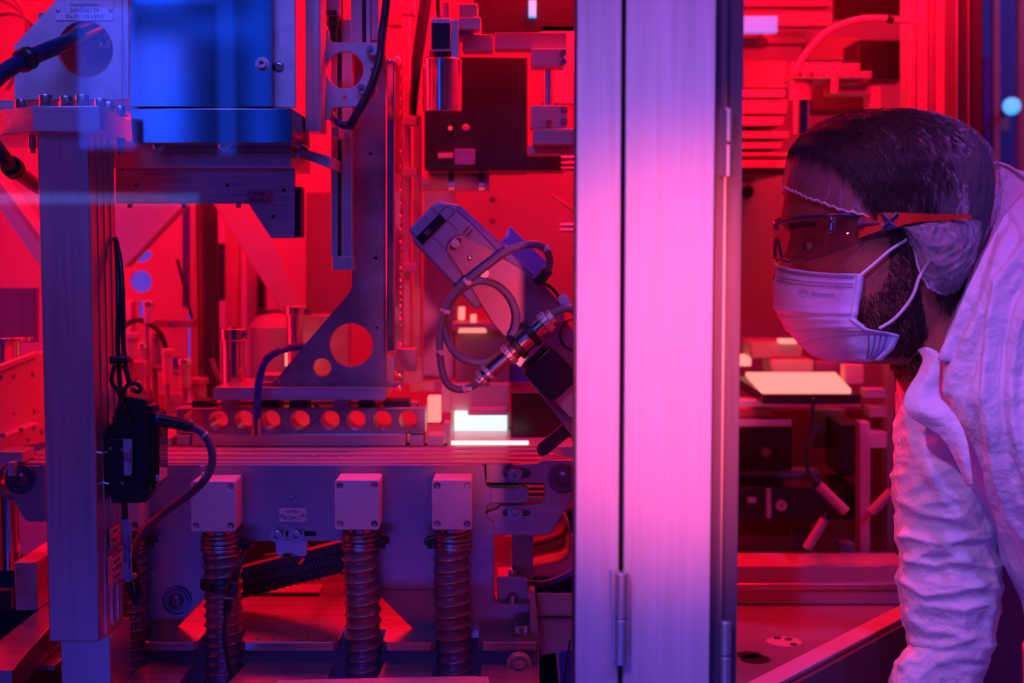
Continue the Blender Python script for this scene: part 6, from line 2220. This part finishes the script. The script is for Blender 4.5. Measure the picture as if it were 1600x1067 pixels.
def ring_body(name, tab, nring, step, lines, namp, nsc, parent, m=SUITM, seedz=0, kx=1.0, ky=1.0, ang0=0, ang1=2 * PI, close=True, rk=1.0):
    """tab rows: y, left px, right-half width rx, centre depth d, ry ; the projected left edge follows left px"""
    vs, fs = [], []
    y0, y1 = tab[0][0], tab[-1][0]
    ny = int((y1 - y0) / step)
    cnt = nring if close else nring + 1
    for k in range(ny + 1):
        y = y0 + (y1 - y0) * k / ny
        xl, rx, d0, ry = lerp_tab(tab, y)
        z = P(xl, y, YHD - d0 * KH).z
        Yc = YHD - d0 * KH
        cx = P(xl, y, Yc).x + rx * KH
        pts = []
        for i in range(cnt):
            a = ang0 + (ang1 - ang0) * i / nring
            pts.append(Vector((cx - rx * KH * math.cos(a), Yc - ry * KH * math.sin(a), z)))
        mn = min(px_of(q)[0] for q in pts)
        sh = (xl - mn) * Yc / F
        for i, q in enumerate(pts):
            a = ang0 + (ang1 - ang0) * i / nring
            q.x += sh
            px, py = px_of(q)
            nr = Vector((-math.cos(a), -math.sin(a) * 0.9, 0)).normalized()
            vis = max(0.15, math.sin(a)) if lines else 1
            h = rk * ridges(px, py, lines) if (math.sin(a) > -0.2 and px < 1680) else 0
            n_ = Vector((px * nsc * kx, py * nsc * ky, seedz))
            rid = 1 - 2.2 * abs(noise.noise(n_))
            h += namp * max(-0.4, rid) + namp * 0.6 * noise.noise(n_ * 2.3)
            vs.append(q + nr * h * KH * (0.45 if abs(math.cos(a)) > .97 else 1))
    for k in range(ny):
        for i in range(nring):
            j = (i + 1) % cnt
            fs.append((k * cnt + i, k * cnt + j, (k + 1) * cnt + j, (k + 1) * cnt + i))
    if close:
        fs.append(tuple(range(cnt)))
        fs.append(tuple(ny * cnt + i for i in range(cnt)))
    return MB().add(vs, fs).build(name, m, parent, sharp=180)


# far sleeve (the arm hanging down in front)
slv = [(560, 1412, 30, -60, 50), (590, 1408, 48, -60, 70), (640, 1402, 66, -60, 90), (700, 1397, 80, -60, 95), (760, 1394, 86, -60, 92), (790, 1401, 84, -60, 88), (830, 1401, 80, -60, 82),
       (880, 1404, 80, -60, 80), (905, 1405, 80, -60, 78), (925, 1407, 77, -60, 76), (960, 1412, 72, -60, 72), (1000, 1421, 65, -60, 66), (1040, 1430, 54, -60, 60), (1110, 1440, 46, -60, 52)]
sl = [([(1412, 600), (1430, 700), (1480, 790), (1540, 830)], 9, 10), ([(1440, 690), (1470, 760), (1530, 800)], 7, 8), ([(1405, 780), (1450, 800), (1520, 820)], 7, 9),
      ([(1405, 835), (1470, 846), (1550, 838)], 6, 9), ([(1408, 870), (1460, 884), (1530, 870)], 6, 8), ([(1410, 905), (1450, 930), (1500, 922), (1550, 905)], 6, 10),
      ([(1415, 950), (1450, 985), (1500, 990)], 7, 9), ([(1450, 945), (1500, 950), (1550, 935)], 6, 8), ([(1420, 1000), (1470, 1010), (1530, 990)], 7, 9), ([(1440, 1040), (1490, 1025), (1540, 1030)], 7, 8),
      ([(1430, 820), (1400, 850)], 8, 6), ([(1540, 850), (1552, 900), (1545, 960), (1540, 1010)], 6, 8)]
ring_body('sleeve', slv, 200, 2.4, sl, 6.5, 0.021, suit, seedz=3, kx=0.6, ky=1.25, rk=0.6)
# cuff piece at the bottom left of the sleeve
cf = [(1005, 1432, 22, -40, 30), (1025, 1408, 34, -40, 38), (1050, 1393, 42, -40, 42), (1075, 1388, 46, -40, 46), (1110, 1388, 46, -40, 48)]
ring_body('sleeve_cuff', cf, 80, 3.0, [([(1440, 1010), (1405, 1045)], 6, 5)], 3.0, 0.03, suit, seedz=8)

# trunk with the near shoulder
trk = [(292, 1606, 60, 70, 30), (340, 1571, 90, 80, 50), (375, 1546, 110, 90, 60), (410, 1529, 120, 95, 70), (450, 1509, 135, 95, 80), (490, 1494, 140, 92, 90), (530, 1476, 150, 88, 95),
       (570, 1462, 160, 82, 105), (610, 1455, 165, 75, 125), (650, 1462, 170, 65, 150), (700, 1486, 180, 55, 180), (735, 1500, 185, 50, 195), (800, 1530, 190, 40, 210), (870, 1561, 195, 30, 220),
       (960, 1599, 190, 20, 220), (1110, 1650, 185, 10, 210)]
tl = [([(1600, 385), (1565, 440), (1548, 520), (1545, 620), (1556, 720), (1580, 800), (1610, 860)], 7, 13),
      ([(1610, 420), (1580, 470), (1566, 540), (1562, 620), (1574, 710), (1600, 780)], 6, -12),
      ([(1612, 470), (1592, 520), (1582, 590), (1582, 650), (1595, 720)], 5, 9),
      ([(1620, 520), (1602, 560), (1596, 620), (1602, 680)], 4, -8),
      ([(1585, 340), (1560, 420), (1530, 500), (1500, 560), (1482, 610)], 9, 8),
      ([(1540, 500), (1520, 580), (1495, 640)], 7, -9), ([(1520, 640), (1528, 700), (1540, 780), (1556, 850)], 8, -11),
      ([(1545, 560), (1538, 650), (1546, 760), (1572, 850), (1600, 920)], 5, 9),
      ([(1498, 690), (1520, 760), (1550, 840), (1590, 935), (1630, 1010)], 5, 8),
      ([(1505, 610), (1490, 645), (1470, 655)], 6, 8), ([(1570, 300), (1600, 350), (1620, 420)], 9, 6)]
ring_body('trunk_cloth', trk, 260, 3.2, tl, 4.0, 0.016, suit, seedz=1, kx=1.0, ky=0.5)
# legs and boots below the frame
for sg in (-1, 1):
    q = P(1650, 1100, YHD)
    x = q.x + 0.13
    y = YHD + sg * 0.11
    MB().lathe((x, y, 0.07), (0, 0, 1), [(0, 0.075), (0.3, 0.085), (0.6, 0.105), (q.z - 0.05, 0.12)], 32).build('trouser_leg', SUITM, suit)
    MB().lathe((x - 0.05, y, 0.0), (0, 0, 1), [(0, 0.06), (0.03, 0.065), (0.07, 0.05), (0.10, 0.045)], 28).wbox((x - 0.17, y - 0.045, 0), (x + 0.04, y + 0.045, 0.06)).build('boot_cover', SUITM, suit, 0.015)

# hood bowl lying behind the head
far_e = [(0, 1557, 256, -55), (0.3, 1552, 320, -50), (0.6, 1540, 420, -50), (1, 1500, 560, -60)]
near_e = [(0, 1606, 296, 72), (0.18, 1572, 336, 92), (0.35, 1546, 376, 108), (0.5, 1529, 412, 118), (0.65, 1509, 455, 124), (0.8, 1494, 495, 124), (1, 1466, 560, 118)]
vs, fs = [], []
NR, NC = 60, 60
for k in range(NR + 1):
    v = k / NR
    fx, fy, fd = lerp_tab(far_e, v)
    nx, ny_, nd = lerp_tab(near_e, v)
    ctr = [HP(fx, fy, fd), HP(1620, (fy + ny_) / 2 - 4, -70), HP(1700, (fy + ny_) / 2, -10), HP(1690, ny_ + 4, 70), HP(nx + 34, ny_ + 6, nd + 2), HP(nx, ny_, nd)]
    sp = smooth_path(ctr, 12)
    for i, q in enumerate(sp):
        s_ = i / (len(sp) - 1)
        px, py = px_of(q)
        dn = 5 * noise.noise(Vector((px * .02, py * .02, 7))) * KH
        vs.append(q + Vector((dn, dn, 0)))
    NCn = len(sp)
for k in range(NR):
    for i in range(NCn - 1):
        fs.append((k * NCn + i, k * NCn + i + 1, (k + 1) * NCn + i + 1, (k + 1) * NCn + i))
hd_ = MB().add(vs, fs).build('hood', SUITM, suit, sharp=180)
s = hd_.modifiers.new('s', 'SOLIDIFY')
s.thickness = 0.0012
MB().tube([HP(1554, 254, -50), HP(1572, 258, -58), HP(1590, 268, -62), HP(1612, 284, -60), HP(1640, 300, -30)], 2.4 * KH, 8, 6).build('hood_hem', SUITM, hd_)

# open collar flap
A_ = [(1436, 546, 80), (1443, 562, 86), (1436, 582, 92), (1423, 602, 98), (1414, 622, 104), (1417, 641, 110), (1431, 655, 116), (1455, 670, 124), (1479, 692, 134), (1499, 728, 146), (1512, 760, 150)]
M_ = [(1445, 543, 92), (1456, 558, 104), (1450, 584, 112), (1441, 606, 116), (1436, 624, 120), (1440, 638, 128), (1456, 650, 136), (1475, 664, 142), (1492, 684, 150), (1506, 722, 160), (1516, 758, 162)]
B_ = [(1457, 548, 96), (1469, 556, 112), (1468, 580, 116), (1466, 602, 112), (1470, 622, 116), (1480, 634, 134), (1492, 648, 142), (1502, 664, 150), (1510, 684, 158), (1516, 716, 166), (1521, 756, 168)]
vs, fs = [], []
ca, cm_, cb = (smooth_path([HP(*p_) for p_ in c_], 8) for c_ in (A_, M_, B_))
n = len(ca)
for k in range(n):
    row = smooth_path([ca[k], cm_[k], cb[k]], 6)
    for i, q in enumerate(row):
        px, py = px_of(q)
        vs.append(q + Vector((0, -1.6 * KH * noise.noise(Vector((px * .06, py * .05, 2))), 0)))
    w_ = len(row)
for k in range(n - 1):
    for i in range(w_ - 1):
        fs.append((k * w_ + i, k * w_ + i + 1, (k + 1) * w_ + i + 1, (k + 1) * w_ + i))
o = MB().add(vs, fs).build('collar_flap', SUITM, suit, sharp=180)
s = o.modifiers.new('s', 'SOLIDIFY')
s.thickness = 0.0015
# far collar tip
o = MB().add([HP(1408, 568, -70), HP(1416, 590, -50), HP(1432, 604, -20), HP(1440, 640, 0), HP(1406, 640, -60), HP(1402, 600, -75)], [(0, 1, 5), (1, 2, 3), (1, 3, 4), (1, 4, 5)]).build('far_collar', SUITM, suit)
s = o.modifiers.new('s', 'SOLIDIFY')
s.thickness = 0.0015

# ------------------------------------------------------------------ put every origin at the base of its thing
bpy.context.view_layer.update()


def descend(o):
    for c in o.children:
        yield c
        yield from descend(c)


for o in list(sc.objects):
    if o.parent is None and o.type in ('EMPTY', 'MESH'):
        vs = []
        for c in ([o] if o.type == 'MESH' else []) + list(descend(o)):
            if c.type == 'MESH':
                vs += [c.matrix_world @ Vector(q) for q in c.bound_box]
        if not vs:
            continue
        lo = Vector([min(q[i] for q in vs) for i in range(3)])
        hi = Vector([max(q[i] for q in vs) for i in range(3)])
        base = Vector(((lo.x + hi.x) / 2, (lo.y + hi.y) / 2, lo.z))
        if o.type == 'EMPTY' or o.data.users == 1:
            sh = base - o.location
            if o.rotation_euler.x or o.rotation_euler.y or o.rotation_euler.z or o.scale.x != 1:
                continue
            if o.type == 'MESH':
                o.data.transform(Matrix.Translation(-sh))
            for c in o.children:
                c.location = c.location - sh
            o.location = base
